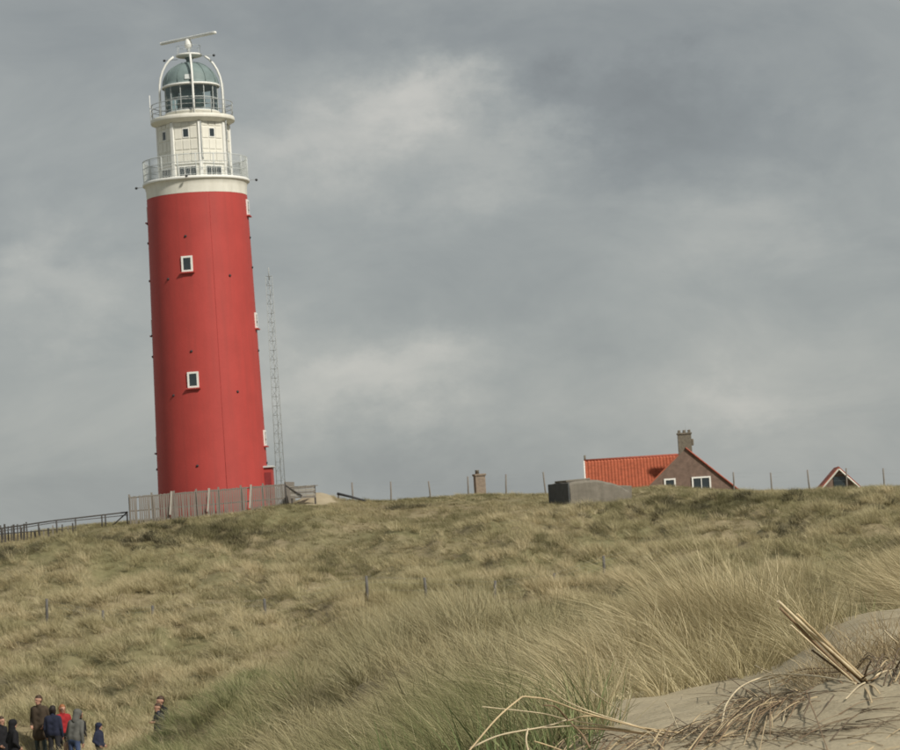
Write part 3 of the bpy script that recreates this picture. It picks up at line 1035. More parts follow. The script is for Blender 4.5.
    le.build('lamp_lens', M_LENS, root)
    # dome
    dm = [(2.16, 32.14), (2.20, 32.18), (2.20, 32.26), (2.12, 32.30)]
    for k in range(1, 13):
        a = R(90 * k / 13)
        dm.append((2.10 * math.cos(a) + 0.02, 32.30 + 1.82 * math.sin(a)))
    dm += [(0.24, 34.16), (0.24, 34.36), (0.34, 34.42), (0.30, 34.52), (0.05, 34.62)]
    dom = MB().lathe(dm, 64).build('dome', M_DOME, root)
    for k in range(12):
        az = 30 * k + 8
        MB().tube([polar(2.12 * math.cos(R(t)) + 0.03, az, 32.30 + 1.84 * math.sin(R(t))) for t in range(2, 82, 8)], 0.025, 4).build('dome_rib', M_DOME, dom)
    MB().lathe([(2.17, 32.12), (2.23, 32.15), (2.23, 32.25), (2.17, 32.28)], 64, cap=False).build('dome_cornice', M_WHITE2, dom)
    MB().box((0, 0, 0), (0.62, 0.22, 0.42)).build('ventilator_box', M_PALEMETAL, dom, polar(2.0, 2, 32.66), (R(-20), 0, R(2)), 0.02)
    # bowed white legs carrying the radar platform
    for az in (9, 99, -81, -171):
        pts = [polar(2.42, az, 29.74), polar(2.42, az, 31.0), polar(2.40, az, 32.0)]
        for t in (8, 20, 32, 44, 56, 66):
            pts.append(polar(0.35 + 2.05 * math.cos(R(t)), az, 32.0 + 2.85 * math.sin(R(t))))
        MB().tube(pts, 0.085, 8).build('radar_leg', M_WHITE2, root)
    plat = MB().lathe([(0.25, 34.50), (0.95, 34.58), (1.02, 34.62), (1.02, 34.72), (0.96, 34.74)], 32).build('radar_platform', M_WHITE2, root)
    pr = MB()
    pr.tube([polar(0.95, 360 * k / 24, 35.35) for k in range(25)], 0.014, 4)
    for k in range(6):
        pr.tube([polar(0.95, 60 * k + 10, 34.74), polar(0.95, 60 * k + 10, 35.35)], 0.014, 4)
    pr.build('platform_rail', M_PALEMETAL, plat)
    MB().tube([(0, 0, 34.7), (0, 0, 35.2)], 0.13, 10).build('radar_mast', M_GREYMETAL, root)
    MB().lathe([(0.12, 35.20), (0.28, 35.34), (0.30, 35.52), (0.24, 35.78), (0.16, 35.95)], 20).build('radar_motor', M_WHITE2, root)
    bar = MB().box((0, 0, 0), (5.7, 0.26, 0.20)).build('radar_scanner', M_WHITE2, root, (0, 0, 36.02), (0, 0, R(-36)), 0.05)
    MB().box((0, 0.02, 0.02), (5.3, 0.34, 0.08)).build('scanner_flange', M_PALEMETAL, bar)
    # beacons on arms
    def beacon(az, r0, r1, z, dz=0.0):
        a = MB().tube([polar(r0, az, z), polar(r1, az, z + dz)], 0.022, 5).build('beacon_arm', M_GREYMETAL, root)
        MB().ball(polar(r1, az, z + dz - 0.02), 0.11, 8, 0.9).build('beacon_lamp', M_DARK, a)
    beacon(88, 0.9, 1.92, 34.58)
    beacon(-92, 0.9, 1.92, 34.42)
    beacon(92, 4.0, 4.62, 24.78)
    beacon(-94, 4.0, 4.66, 24.72)
    beacon(-4, 4.05, 4.35, 24.80)
    for az, z0_, h_ in ((-88, 29.75, 2.0), (84, 29.75, 2.6)):
        MB().tube([polar(3.2 if az < 0 else 2.55, az, z0_), polar(3.2 if az < 0 else 2.55, az, z0_ + h_)], 0.03, 5).build('aerial', M_WHITE2 if az < 0 else M_GREYMETAL, root)

    # shaft windows
    def shaft_window(az, z, w=0.86, h=1.20):
        r_ = shaft_r(z)
        fr = MB().box((0, 0, h / 2 - 0.07), (w, 0.16, 0.14)).box((0, 0, -h / 2 + 0.07), (w, 0.16, 0.14))
        fr.box((w / 2 - 0.07, 0, 0), (0.14, 0.16, h - 0.28)).box((-w / 2 + 0.07, 0, 0), (0.14, 0.16, h - 0.28))
        o = fr.build('shaft_window', M_WHITE2, root, polar(r_ + 0.0, az, z), faceM(az))
        MB().box((0, -0.04, 0), (w - 0.28, 0.03, h - 0.28)).build('window_pane', M_PANE, o)
        MB().box((0, -0.06, -h / 2 - 0.05), (w + 0.24, 0.30, 0.10)).build('window_sill', M_RED, o)
    for az in (-9.7, 86, 170.3, -100):
        for z in ((18.2, 9.45) if az in (-9.7, 170.3) else (22.6, 13.9, 4.9)):
            shaft_window(az, z)
    # anchor plates
    am = MB().lathe([(0.10, -0.04), (0.10, 0.03), (0.06, 0.07), (0.02, 0.09)], 10).mesh('anchor_plate')
    for az in range(-10, 350, 48):
        for j, z in enumerate((20.3, 11.6, 3.0) if (az // 48) % 2 else (17.2, 8.4)):
            o = link('anchor_plate', am, M_DARK, root, polar(shaft_r(z) + 0.01, az, z))
            o.rotation_euler = Euler((R(90), 0, R(az)))
    for az in (-82, 86):
        for z in (21.8, 13.2, 4.2, 17.4):
            o = link('anchor_plate', am, M_DARK, root, polar(shaft_r(z) + 0.01, az, z + (0.6 if az > 0 else 0)))
            o.rotation_euler = Euler((R(90), 0, R(az)))
    # lightning conductor
    MB().tube([polar(shaft_r(z) + 0.01, 19, z) for z in (0.0, 8, 16, 23.5)], 0.013, 5).build('lightning_conductor', material('conductor_red', (0.36, 0.05, 0.045)), root)
    # entrance porch on the right
    po = MB().box((4.10, -0.2, 1.2 + low / 2), (1.0, 2.0, 2.8 - low)).build('porch', M_RED, root)
    MB().box((4.12, -0.2, 2.68), (1.25, 2.3, 0.14)).build('porch_roof', M_PALEMETAL, po, bevel=0.02)
    MB().box((4.28, -1.215, 1.1), (0.50, 0.05, 2.3)).build('porch_door', material('dark_red_door', (0.20, 0.03, 0.03)), po)
    return root


build_lighthouse()

# ------------------------------------------------------------------ lattice mast


def build_mast():
    b = on(283, 222)
    top = P(262.5, 268, 222)
    h = top[2] - b.z
    root = empty('lattice_mast', tuple(b), 0, 'slender grey lattice radio mast standing behind the lighthouse', 'mast')
    wl = lambda z: 0.46 - 0.12 * z / h
    cor = lambda k, z: Vector((wl(z) * math.cos(R(90 + 120 * k)) * 0.92, wl(z) * math.sin(R(90 + 120 * k)), z))
    for k in range(3):
        MB().tube([cor(k, -0.5), cor(k, h * 0.965)], 0.027, 5).build('mast_leg', M_GREYMETAL, root)
    br = MB()
    nz = 26
    for i in range(nz):
        z0, z1 = h * 0.965 * i / nz, h * 0.965 * (i + 1) / nz
        for k in range(3):
            a, c = (k, (k + 1) % 3) if i % 2 else ((k + 1) % 3, k)
            br.tube([cor(a, z0), cor(c, z1)], 0.013, 4)
            br.tube([cor(k, z1), cor((k + 1) % 3, z1)], 0.014, 4)
    tag(br.build('lattice_brace', M_GREYMETAL, root), kind='stuff')
    MB().tube([(0, 0, h * 0.95), (0, 0, h)], 0.05, 6).build('mast_tip', M_GREYMETAL, root)


build_mast()

# ------------------------------------------------------------------ fences


def post_mesh(h, r, seed, name='post'):
    rg = random.Random(seed)
    m = MB()
    m.tube([(0, 0, -0.4), (rg.uniform(-.015, .015), rg.uniform(-.015, .015), h * 0.5), (rg.uniform(-.03, .03), rg.uniform(-.03, .03), h)],
           [r * 1.05, r, r * 0.92], 7)
    return m.mesh(name)


def wire_fence(name, spots, h, r, label, group=None, mat=M_OLDWOOD, wires=(0.45, 0.75, 0.95)):
    """spots: (photo px, distance)"""
    pts = [on(px, d) for px, d in spots]
    root = empty(name, tuple(pts[0]), 0, label, 'fence', group)
    o0 = pts[0]
    pm = [post_mesh(1.0, r, i) for i in range(4)]
    hs = []
    for i, p in enumerate(pts):
        hh = h * random.uniform(0.8, 1.12)
        o = link('post', pm[i % 4], mat, root, p - o0, (random.uniform(-.06, .06), random.uniform(-.06, .06), random.random() * 6))
        o.scale = (1, 1, hh)
        hs.append(hh)
    wm = MB()
    for f in wires:
        for i in range(len(pts) - 1):
            wm.tube([pts[i] - o0 + Vector((0, -r, hs[i] * f)), pts[i + 1] - o0 + Vector((0, -r, hs[i + 1] * f))], 0.0025, 3)
    tag(wm.build('wire', M_GREYMETAL, root), kind='stuff')
    return root


wire_fence('wire_fence', [(353, 199), (391, 199), (430.5, 199), (468.5, 199.5), (506.5, 199.5), (546, 200)], 1.6, 0.06,
           'row of wooden posts with wire on the crest beside the tan brick chimney')
wire_fence('wire_fence', [(734, 201), (772, 201), (810, 201), (847, 201), (884.5, 201), (922, 201)], 1.7, 0.06,
           'row of wooden posts with wire on the crest between brick house and small gable')
wire_fence('wire_fence', [(47, 131), (103, 129), (154, 127), (266, 125), (367, 124), (426, 126), (495, 127), (554, 131), (604, 136), (655, 140)],
           1.2, 0.075, 'old wire fence of grey posts crossing the grassy hollow below the hill', mat=material('grey_post', (0.12, 0.115, 0.105), rough=0.9, var=0.25))


def build_picket_fence():
    A, B = P(130, 514, 194), P(286, 501, 194.5)
    a, c = Vector((A[0], A[1], 0)), Vector((B[0], B[1], 0))
    L = (c - a).length
    ax = (c - a).normalized()
    za, zb = A[2] - 0.05, B[2] - 0.05
    root = empty('picket_fence', (a.x, a.y, za), 0, 'grey weathered wooden picket fence in front of the lighthouse foot', 'fence')
    pm = [MB().box((0, 0, -0.5), (0.105, 0.022, 1.0)).mesh('picket')]
    n = 82
    base = lambda s: Vector((ax.x * s, ax.y * s, (zb - za) * s / L))

    def down(p, top):
        return top + 0.12 - (tz(a.x + p.x, a.y + p.y) - za - p.z)
    rg = random.Random(5)
    for i in range(n):
        s = L * (i + 0.5) / n
        if rg.random() < 0.03:
            continue
        o = link('picket', pm[0], M_OLDWOOD if rg.random() < 0.85 else M_DARKWOOD, root, base(s) + Vector((0, -0.03, 1.34 + rg.uniform(-.03, .02))), (0, rg.uniform(-.025, .025), 0))
        o.scale = (1, 1, down(base(s), 1.34))
    for zz in (0.26, 1.26):
        p, q = base(-0.05), base(L + 0.05)
        MB().tube([p + Vector((0, 0.03, zz)), q + Vector((0, 0.03, zz))], 0.05, 4, smooth=False).build('rail', M_OLDWOOD, root)
    post = MB().box((0, 0, 0.5), (0.13, 0.12, 2.6)).mesh('post')
    for s in np.linspace(0, L, 8):
        link('post', post, M_OLDWOOD, root, base(s) + Vector((0, 0.10, -0.3)))
    brace = MB().box((0, 0, 0.62), (0.15, 0.07, 1.75)).mesh('leaning_brace')
    for px in (170.5, 208, 250):
        s = L * (px - 130) / 156
        link('leaning_brace', brace, M_PALEWOOD, root, base(s) + Vector((0, -0.20, 0)), (R(-6), R(6), 0))
    # return side on the right, going back towards the tower
    for i in range(16):
        link('picket', pm[0], M_DARKWOOD, root, base(L) + Vector((0.05 + 0.03 * i, 0.18 * i, 1.48)), (0, 0, R(80))).scale = (1, 1, 1.6)


build_picket_fence()


def build_handrail():
    p0, p1 = P(128, 512, 195), P(-40, 534.5, 193)
    p0, p1 = Vector(p0), Vector(p1)
    root = empty('stair_handrail', (p0.x, p0.y, tz(p0.x, p0.y)), 0, 'dark timber handrail running downhill from the picket fence', 'handrail')
    o = Vector(root.location)
    MB().tube([p0 - o, (p0 * 0.55 + p1 * 0.45) - o + Vector((0, 0, 0.10)), p1 - o], 0.055, 5).build('top_rail', M_DARKWOOD, root)
    MB().tube([p0 - o - Vector((0, 0, 0.22)), (p0 * 0.55 + p1 * 0.45) - o - Vector((0, 0, 0.05)), p1 - o - Vector((0, 0, 0.25))], 0.03, 5).build('lower_rail', M_DARKWOOD, root)
    for px in (127, 105, 101.5, 75, 56, 38, 20, 2, -18):
        f = (128 - px) / 168
        q = p0.lerp(p1, f)
        g = tz(q.x, q.y)
        MB().tube([(q.x - o.x, q.y - o.y, g - 0.3 - o.z), (q.x - o.x, q.y - o.y, max(q.z + 0.06, g + 0.5) - o.z)], 0.06, 6).build('post', M_DARKWOOD, root)
    q = p0 - o
    MB().tube([q + Vector((-0.1, 0, -0.05)), q + Vector((-1.3, 0, -1.0))], 0.05, 5).build('diagonal_brace', M_DARKWOOD, root)
    # slatted palings on the lower flight
    sp = P(2, 521, 192.5)
    f2 = empty('paling_fence', (sp[0], sp[1], tz(sp[0], sp[1])), 0, 'row of dark uneven palings at the foot of the timber handrail', 'fence')
    o2 = Vector(f2.location)
    rg = random.Random(3)
    for i, px in enumerate([-6, -2, 2, 5.5, 8.5, 11.5, 14, 18, 21.5, 24, 27.5, 31, 35.5, 40, 44, 48.5, 53, 62, 68, 73]):
        g = on(px, 192.0 + rg.uniform(-0.3, 0.3))
        h = rg.uniform(0.95, 1.35) if px < 30 else rg.uniform(0.55, 0.8)
        MB().box((0, 0, h / 2 - 0.1), (0.09 if i % 3 else 0.14, 0.05, h + 0.2)).build('paling', M_DARKWOOD if px < 40 or i % 2 else M_OLDWOOD, f2, g - o2, (0, rg.uniform(-.08, .08), 0))
    a, c = on(-8, 192), on(76, 192)
    MB().tube([a - o2 + Vector((0, 0.05, 0.62)), c - o2 + Vector((0, 0.05, 0.40))], 0.03, 4).build('rail', M_DARKWOOD, f2)


build_handrail()


def build_stair_head():
    # weathered plank landing on the sandy bank right of the picket fence
    g = on(303, 193.5)
    top = P(303, 485.5, 193.5)[2] - g.z
    root = empty('plank_landing', tuple(g), R(-8), 'weathered plank landing on the sandy bank by the picket fence', 'landing')
    for i in range(5):
        MB().box((0.15, -0.62, top - 0.17 - 0.17 * i), (1.9 - 0.05 * (i % 2), 0.05, 0.15)).build('plank', M_PALEWOOD if i % 2 else M_OLDWOOD, root, rot=(0, R(random.uniform(-2, 2)), 0))
    for i in range(6):
        MB().box((-0.65 + 0.32 * i, 0.0, top - 0.05), (0.29, 1.25, 0.05)).build('plank', M_OLDWOOD if i % 2 else M_PALEWOOD, root)
    for x in (-0.7, 1.05):
        MB().box((x, -0.55, top / 2 - 0.4), (0.11, 0.09, top + 0.7)).build('post', M_DARKWOOD, root)
    MB().tube([(-1.15, -0.6, top + 0.12), (-0.5, -0.66, top - 0.35), (0.1, -0.7, top - 0.75)], 0.06, 5).build('sloping_rail', M_DARKWOOD, root)
    MB().tube([(-1.1, -0.62, -0.3), (-1.12, -0.62, top + 0.15)], 0.06, 6).build('post', M_DARKWOOD, root)
    a, b_ = P(337, 493.5, 196), P(366, 501.0, 196)
    r2 = empty('fallen_pole', (b_[0], b_[1], tz(b_[0], b_[1])), 0, 'dark pole sloping down from the sandy bank into the grass', 'pole')
    o = Vector(r2.location)
    MB().tube([Vector(a) - o, Vector((a + b_) / 2) - o + Vector((0, 0, 0.03)), Vector(b_) - o], [0.10, 0.09, 0.07], 7).build('pole_shaft', M_DARK, r2)
    MB().tube([Vector(a) - o + Vector((0.1, 0, -0.02)), (a[0] - o.x + 0.1, a[1] - o.y, tz(a[0], a[1]) - o.z - 0.3)], 0.06, 6).build('support_post', M_DARKWOOD, r2)


build_stair_head()

# ------------------------------------------------------------------ chimney on the crest, bunker, houses


def build_crest_chimney():
    g = on(480.5, 203)
    top = P(480.5, 473.5, 203)[2] - g.z
    root = empty('brick_chimney', tuple(g), R(12), 'lone square tan brick chimney rising behind the grassy crest', 'chimney')
    MB().box((0, 0, top / 2 - 0.6), (0.78, 0.78, top + 1.0)).build('stack', M_TANBRICK, root, bevel=0.01)
    MB().box((0, 0, top - 0.10), (0.92, 0.92, 0.16)).build('cap', M_TANBRICK, root, bevel=0.02)
    MB().lathe([(0.16, top - 0.04), (0.15, top + 0.22), (0.18, top + 0.26), (0.13, top + 0.28)], 12).build('chimney_pot', M_CHIMBRICK, root, (-0.15, 0, 0))


build_crest_chimney()


def build_bunker():
    d = 186.0
    g = on(571, d)
    top = P(571, 483, d)[2] - g.z
    yaw = R(27)
    root = empty('concrete_bunker', (g.x, g.y, g.z), yaw, 'low grey concrete bunker half sunk in the dune with a shade-darkened end wall', 'bunker')
    # local x runs along the long face, local y into the hill; the near corner is the origin
    Lx, Ly, zb = 4.9, 3.0, -1.2
    xs = np.linspace(0, Lx, 15)
    tops = np.interp(xs, [0, 0.5, 1.6, 2.6, 3.4, 4.2, Lx], [top, top + .12, top + .17, top + .08, top - .12, top - .38, top - .8])
    rgb = random.Random(8)
    m = MB()
    J = lambda a=0.035: rgb.uniform(-a, a)
    for x, z in zip(xs, tops):
        z = z + J(0.03)
        m.v += [(x, J(), zb), (x, J(0.05), z * 0.45), (x, J(), z - 0.16), (x + J(), 0.20 + J(0.05), z), (x, Ly * 0.5, z + 0.06 + J()), (x, Ly - 0.2, z + 0.02), (x, Ly, z - 0.15), (x, Ly, zb)]
    for i in range(len(xs) - 1):
        for k in range(7):
            a = 8 * i + k
            m.f.append((a, a + 8, a + 9, a + 1)); m.s.append(False)
    m.f.append(tuple(8 * (len(xs) - 1) + k for k in range(8))); m.s.append(False)
    m.build('concrete_shell', M_CONC, root)
    MB().box((-0.06, Ly / 2, (top + zb) / 2 + 0.02), (0.12, Ly - 0.04, top - zb + 0.02)).build('shaded_end_wall', M_CONCSHADE, root, bevel=0.02)  # end turned from the sun, shade painted in by a darker skin
    MB().box((1.1, Ly * 0.5, top + 0.19), (2.0, 1.7, 0.14), Matrix.Rotation(R(-2), 3, 'Y')).build('roof_slab', M_CONC, root, bevel=0.03)
    MB().box((4.5, 1.5, top - 1.30), (2.0, 1.6, 1.9), Matrix.Rotation(R(4), 3, 'Y')).build('low_wall', M_CONC, root, bevel=0.05)


build_bunker()


def gable_part(half, z_eave, z_apex, y0, y1):
    m = MB()
    sec = [(-half, -3.0), (half, -3.0), (half, z_eave), (0, z_apex), (-half, z_eave)]
    n = 5
    m.v += [(x, y0, z) for x, z in sec] + [(x, y1, z) for x, z in sec]
    m.f += [tuple(range(n)), tuple(reversed(range(n, 2 * n)))] + [(k, n + k, n + (k + 1) % n, (k + 1) % n) for k in range(n)]
    m.s += [False] * len(m.f)
    return m


def tiled_slope(width, run, rise, pitch_w=0.30, course=0.36):
    """corrugated pantile slope, origin at the eave's left end, running up towards +y"""
    slope = math.hypot(run, rise)
    nx = int(width / pitch_w) * 6
    ny = max(2, int(slope / course))
    m = MB()
    xs = np.linspace(0, width, nx + 1)
    vs, fs = [], []
    nrm = Vector((0, -rise, run)).normalized()
    up = Vector((0, run, rise)) / slope
    for j in range(ny):
        for e in (0, 1):
            t = slope * (j + e) / ny
            for x in xs:
                lift = 0.035 * math.sin(2 * math.pi * x / pitch_w) + (0.045 if e == 0 else 0.0) + 0.04
                vs.append(Vector((x, 0, 0)) + up * t + nrm * lift)
    w = nx + 1
    for j in range(ny):
        for i in range(nx):
            a = 2 * j * w + i
            fs.append((a, a + 1, a + w + 1, a + w))
        if j < ny - 1:
            for i in range(nx):
                a = (2 * j + 1) * w + i
                fs.append((a, a + 1, a + w + 1, a + w))
    m.add(vs, fs, True)
    return m


def build_brick_house():
    d = 236.0
    apex = P(685.5, 448.5, d)
    gx, gy = apex[0], d
    g = tz(gx, gy)
    root = empty('brick_house', (gx, gy, g), R(-3), 'brown brick house with orange tiled roof, a gable and stout chimney', 'house')
    za = apex[2] - g
    tanp = math.tan(R(42))
    half = 5.3
    ze = za - half * tanp
    # gable wing facing the camera
    gable_part(half, ze, za, 0.0, 9.0).build('gable_wall', M_BRICK, root)
    sl = math.hypot(half + 0.3, (half + 0.3) * tanp)
    for sgn in (-1, 1):
        m = MB()
        q = [(0, za + 0.12), (sgn * (half + 0.35), za + 0.12 - (half + 0.35) * tanp)]
        y0, y1 = (-0.10, 9.1) if sgn > 0 else (0.05, 9.1)
        m.v += [(q[0][0], y0, q[0][1]), (q[1][0], y0, q[1][1]), (q[1][0], y1, q[1][1]), (q[0][0], y1, q[0][1])]
        m.v += [(v[0], v[1], v[2] - 0.16) for v in m.v]
        m.f += [(0, 1, 2, 3), (7, 6, 5, 4), (0, 4, 5, 1), (1, 5, 6, 2), (2, 6, 7, 3), (3, 7, 4, 0)]
        m.s += [False] * 6
        rf = m.build('gable_roof', M_TILE, root)
        if sgn > 0:
            MB().tube([(0.0, -0.13, za + 0.06), (half + 0.35, -0.13, za + 0.06 - (half + 0.35) * tanp)], 0.075, 4, smooth=False).build('verge_tiles', M_TILEEDGE, rf)
    # main wing running left, its slope towards the camera
    zr = P(628, 458.5, d + 4.6)[2] - g
    xl = P(582, 461, d + 4.6)[0] - gx
    y_r = 4.6
    run = 4.4
    rise = run * tanp
    width = -xl - 0.2
    sm = tiled_slope(width, run, rise)
    so_ = sm.build('main_roof', M_TILE, root, (xl, y_r - run, zr - rise))
    m = MB()
    m.v += [(xl, y_r + 0.04, zr + 0.03), (-0.2, y_r + 0.04, zr + 0.03), (-0.2, y_r + run, zr - rise), (xl, y_r + run, zr - rise)]
    m.f.append((0, 1, 2, 3)); m.s.append(False)
    m.build('rear_roof', M_TILE, root)
    off = (-xl, run - y_r, rise - zr)
    MB().tube([(xl - 0.05, y_r, zr + 0.06), (-0.6, y_r, zr + 0.06)], 0.12, 7).build('ridge_tiles', M_TILEEDGE, so_, off)
    MB().tube([(xl - 0.06, y_r - run, zr - rise + 0.05), (xl - 0.06, y_r, zr + 0.04)], 0.10, 4, smooth=False).build('verge_board', M_WHITE2, so_, off)
    MB().tube([(xl + 0.05, y_r, zr), (xl + 0.05, y_r, zr + 0.55)], 0.09, 8).build('ridge_vent', M_CHIMBRICK, so_, off)
    w = MB()
    w.v += [(xl + 0.1, y_r - run + 0.3, -3), (-1, y_r - run + 0.3, -3), (-1, y_r - run + 0.3, zr - rise + 0.2), (xl + 0.1, y_r - run + 0.3, zr - rise + 0.2),
            (xl + 0.1, y_r + run - 0.3, -3), (xl + 0.1, y_r + run - 0.3, zr - rise + 0.2), (xl + 0.1, y_r, zr - 0.2)]
    w.f += [(0, 1, 2, 3), (0, 3, 6, 5, 4)]
    w.s += [False, False]
    w.build('main_wall', M_BRICK, root)
    # chimney on the gable
    ch = MB().box((-0.02, 0.42, za + 0.35), (1.22, 0.80, 2.1)).build('chimney', M_CHIMBRICK, root, bevel=0.02)
    MB().box((-0.02, 0.42, za + 1.36), (1.36, 0.94, 0.16)).build('chimney_cap', M_CHIMBRICK, ch, bevel=0.02)
    for x in (-0.47, -0.02, 0.43):
        MB().box((x, 0.42, za + 1.55), (0.24, 0.7, 0.26)).build('chimney_pot', M_CHIMBRICK, ch, bevel=0.03)
    MB().box((0.68, 0.42, za + 0.55), (0.2, 0.5, 0.6)).build('chimney_offset', M_CHIMBRICK, ch, bevel=0.05)
    MB().tube([(0.15, 0.4, za + 1.4), (0.12, 0.4, za + 2.3)], 0.012, 4).build('aerial', M_GREYMETAL, ch)

    def win(px0, px1, py0, hgt):
        a, c = P(px0, py0, d), P(px1, py0, d)
        wx = c[0] - a[0]
        cx = (a[0] + c[0]) / 2 - gx
        zt = (a[2] + c[2]) / 2 - g
        zc = zt - hgt / 2
        f = MB().box((0, 0, hgt / 2 - 0.07), (wx, 0.12, 0.14)).box((0, 0, -hgt / 2 + 0.06), (wx, 0.12, 0.12))
        f.box((wx / 2 - 0.07, 0, 0), (0.14, 0.12, hgt - 0.26)).box((-wx / 2 + 0.07, 0, 0), (0.14, 0.12, hgt - 0.26))
        o = f.build('window', M_WHITE2, root, (cx, -0.05, zc))
        n = 2 if wx > 1.2 else 1
        pw = (wx - 0.28) / n
        for i in range(n):
            MB().box((0, 0.02, 0), (pw - 0.05, 0.03, hgt - 0.26)).build('pane', M_PANE, o, (-wx / 2 + 0.14 + pw * (i + 0.5), 0, 0))
        for i in range(n - 1):
            MB().box((0, 0, 0), (0.07, 0.09, hgt - 0.26)).build('glazing_bar', M_WHITE2, o, (-wx / 2 + 0.14 + pw * (i + 1), 0, 0))
    win(691.5, 710.5, 476.5, 1.3)
    win(664, 675.5, 478.5, 1.3)


build_brick_house()


def build_gable_house():
    d = 232.0
    ap = P(838.5, 467.5, d)
    g = tz(ap[0], d)
    za = ap[2] - g
    root = empty('gabled_cottage', (ap[0], d, g), R(-5), 'small red tiled gable with pale bargeboards peeping over the crest', 'house')
    tanp = math.tan(R(46))
    half = 3.6
    gable_part(half, za - half * tanp, za, 0, 7).build('gable_wall', M_BRICK, root)
    for sgn in (-1, 1):
        m = MB()
        q = [(0, za + 0.10), (sgn * (half + 0.35), za + 0.10 - (half + 0.35) * tanp)]
        m.v += [(q[0][0], -0.35, q[0][1]), (q[1][0], -0.35, q[1][1]), (q[1][0], 7.2, q[1][1]), (q[0][0], 7.2, q[0][1])]
        m.v += [(v[0], v[1], v[2] - 0.14) for v in m.v]
        m.f += [(0, 1, 2, 3), (7, 6, 5, 4), (0, 4, 5, 1), (1, 5, 6, 2), (2, 6, 7, 3), (3, 7, 4, 0)]
        m.s += [False] * 6
        rf = m.build('roof_slope', M_TILEEDGE, root)
        t = [(0, -0.38, za - 0.14), (sgn * (half + 0.3), -0.38, za - 0.14 - (half + 0.3) * tanp)]
        MB().tube(t, 0.07, 4, smooth=False).build('bargeboard', M_WHITE, rf)
    MB().box((0, -0.04, za - 1.45), (1.0, 0.06, 1.3)).build('attic_window', M_PANE, root)


build_gable_house()

# ------------------------------------------------------------------ people


def cap_tri(m, p, q, r1, r2):
    p, q = Vector(p), Vector(q)
    if (q - p).length < 1e-4:
        q = p + Vector((0, 0, 1e-3))
    pts, rad = [], []
    ax = (q - p).normalized()
    for t in (-0.98, -0.8, -0.45):
        pts.append(p + ax * r1 * t); rad.append(r1 * math.sqrt(1 - t * t))
    for s in (0, 0.33, 0.66, 1.0):
        pts.append(p.lerp(q, s)); rad.append(r1 + (r2 - r1) * s)
    for t in (0.45, 0.8, 0.98):
        pts.append(q + ax * r2 * t); rad.append(r2 * math.sqrt(1 - t * t))
    m.tube(pts, rad, 14)


class Body:
    def __init__(self):
        self.prims = []
        self.m = MB()
        self.fingers = MB()

    def cap(self, p, q, r1, r2, mat):
        cap_tri(self.m, p, q, r1, r2)
        self.prims.append((np.array(p, float), np.array(q, float), r1, r2, mat))

    def finish(self, name, mats, parent, voxel=0.017):
        me = self.m.mesh(name)
        o = bpy.data.objects.new(name + '_tmp', me)
        COL.objects.link(o)
        md = o.modifiers.new('r', 'REMESH')
        md.mode = 'VOXEL'
        md.voxel_size = voxel
        sm = o.modifiers.new('s', 'SMOOTH')
        sm.factor = 0.5
        sm.iterations = 5
        dg = bpy.context.evaluated_depsgraph_get()
        ev = o.evaluated_get(dg)
        out = bpy.data.meshes.new_from_object(ev)
        bpy.data.objects.remove(o)
        n = len(out.polygons)
        c = np.empty(n * 3)
        out.polygons.foreach_get('center', c)
        c = c.reshape(-1, 3)
        best = np.full(n, 1e9)
        mi = np.zeros(n, np.int32)
        names = list(mats)
        for p, q, r1, r2, mt in self.prims:
            d = q - p
            t = np.clip(((c - p) @ d) / max(d @ d, 1e-9), 0, 1)
            s = np.linalg.norm(c - (p + t[:, None] * d), axis=1) - (r1 + (r2 - r1) * t)
            k = s < best
            best[k] = s[k]
            mi[k] = names.index(mt)
        bm = bmesh.new()
        bm.from_mesh(out)
        fm = self.fingers.mesh('f')
        bm.from_mesh(fm)
        bm.to_mesh(out)
        bm.free()
        mi = np.concatenate([mi, np.full(len(out.polygons) - n, names.index('skin'), np.int32)])
        out.materials.clear()
        for k in names:
            out.materials.append(mats[k])
        out.polygons.foreach_set('material_index', mi)
        out.polygons.foreach_set('use_smooth', np.ones(len(out.polygons), bool))
        return link(name, out, None, parent)


def cloth(name, col):
    return material('cloth_' + name, col, rough=0.95, var=0.22, scale=7, bump=0.5, bscale=9)


SKIN = material('skin', (0.42, 0.235, 0.165), rough=0.6, var=0.08, scale=8)
SHOE = material('shoe_leather', (0.035, 0.03, 0.026), rough=0.6)
NAVY, BLACK = cloth('navy', (0.020, 0.024, 0.045)), cloth('black', (0.012, 0.012, 0.014))
BROWN, RED_, GREY = cloth('brown', (0.060, 0.044, 0.030)), cloth('red', (0.30, 0.022, 0.025)), cloth('grey', (0.105, 0.105, 0.095))
JEANS, TEAL, DARKT = cloth('jeans', (0.055, 0.080, 0.155)), cloth('slate', (0.045, 0.058, 0.058)), cloth('charcoal', (0.025, 0.025, 0.028))
HAIRS = {'brown': material('brown_hair', (0.055, 0.032, 0.018), rough=0.6, var=0.3, scale=20), 'dark': material('dark_hair', (0.018, 0.013, 0.011), rough=0.6, var=0.3, scale=20),
         'ginger': material('ginger_hair', (0.28, 0.115, 0.045), rough=0.6, var=0.3, scale=20), 'grey': material('grey_hair', (0.20, 0.195, 0.18), rough=0.6, var=0.2, scale=20)}


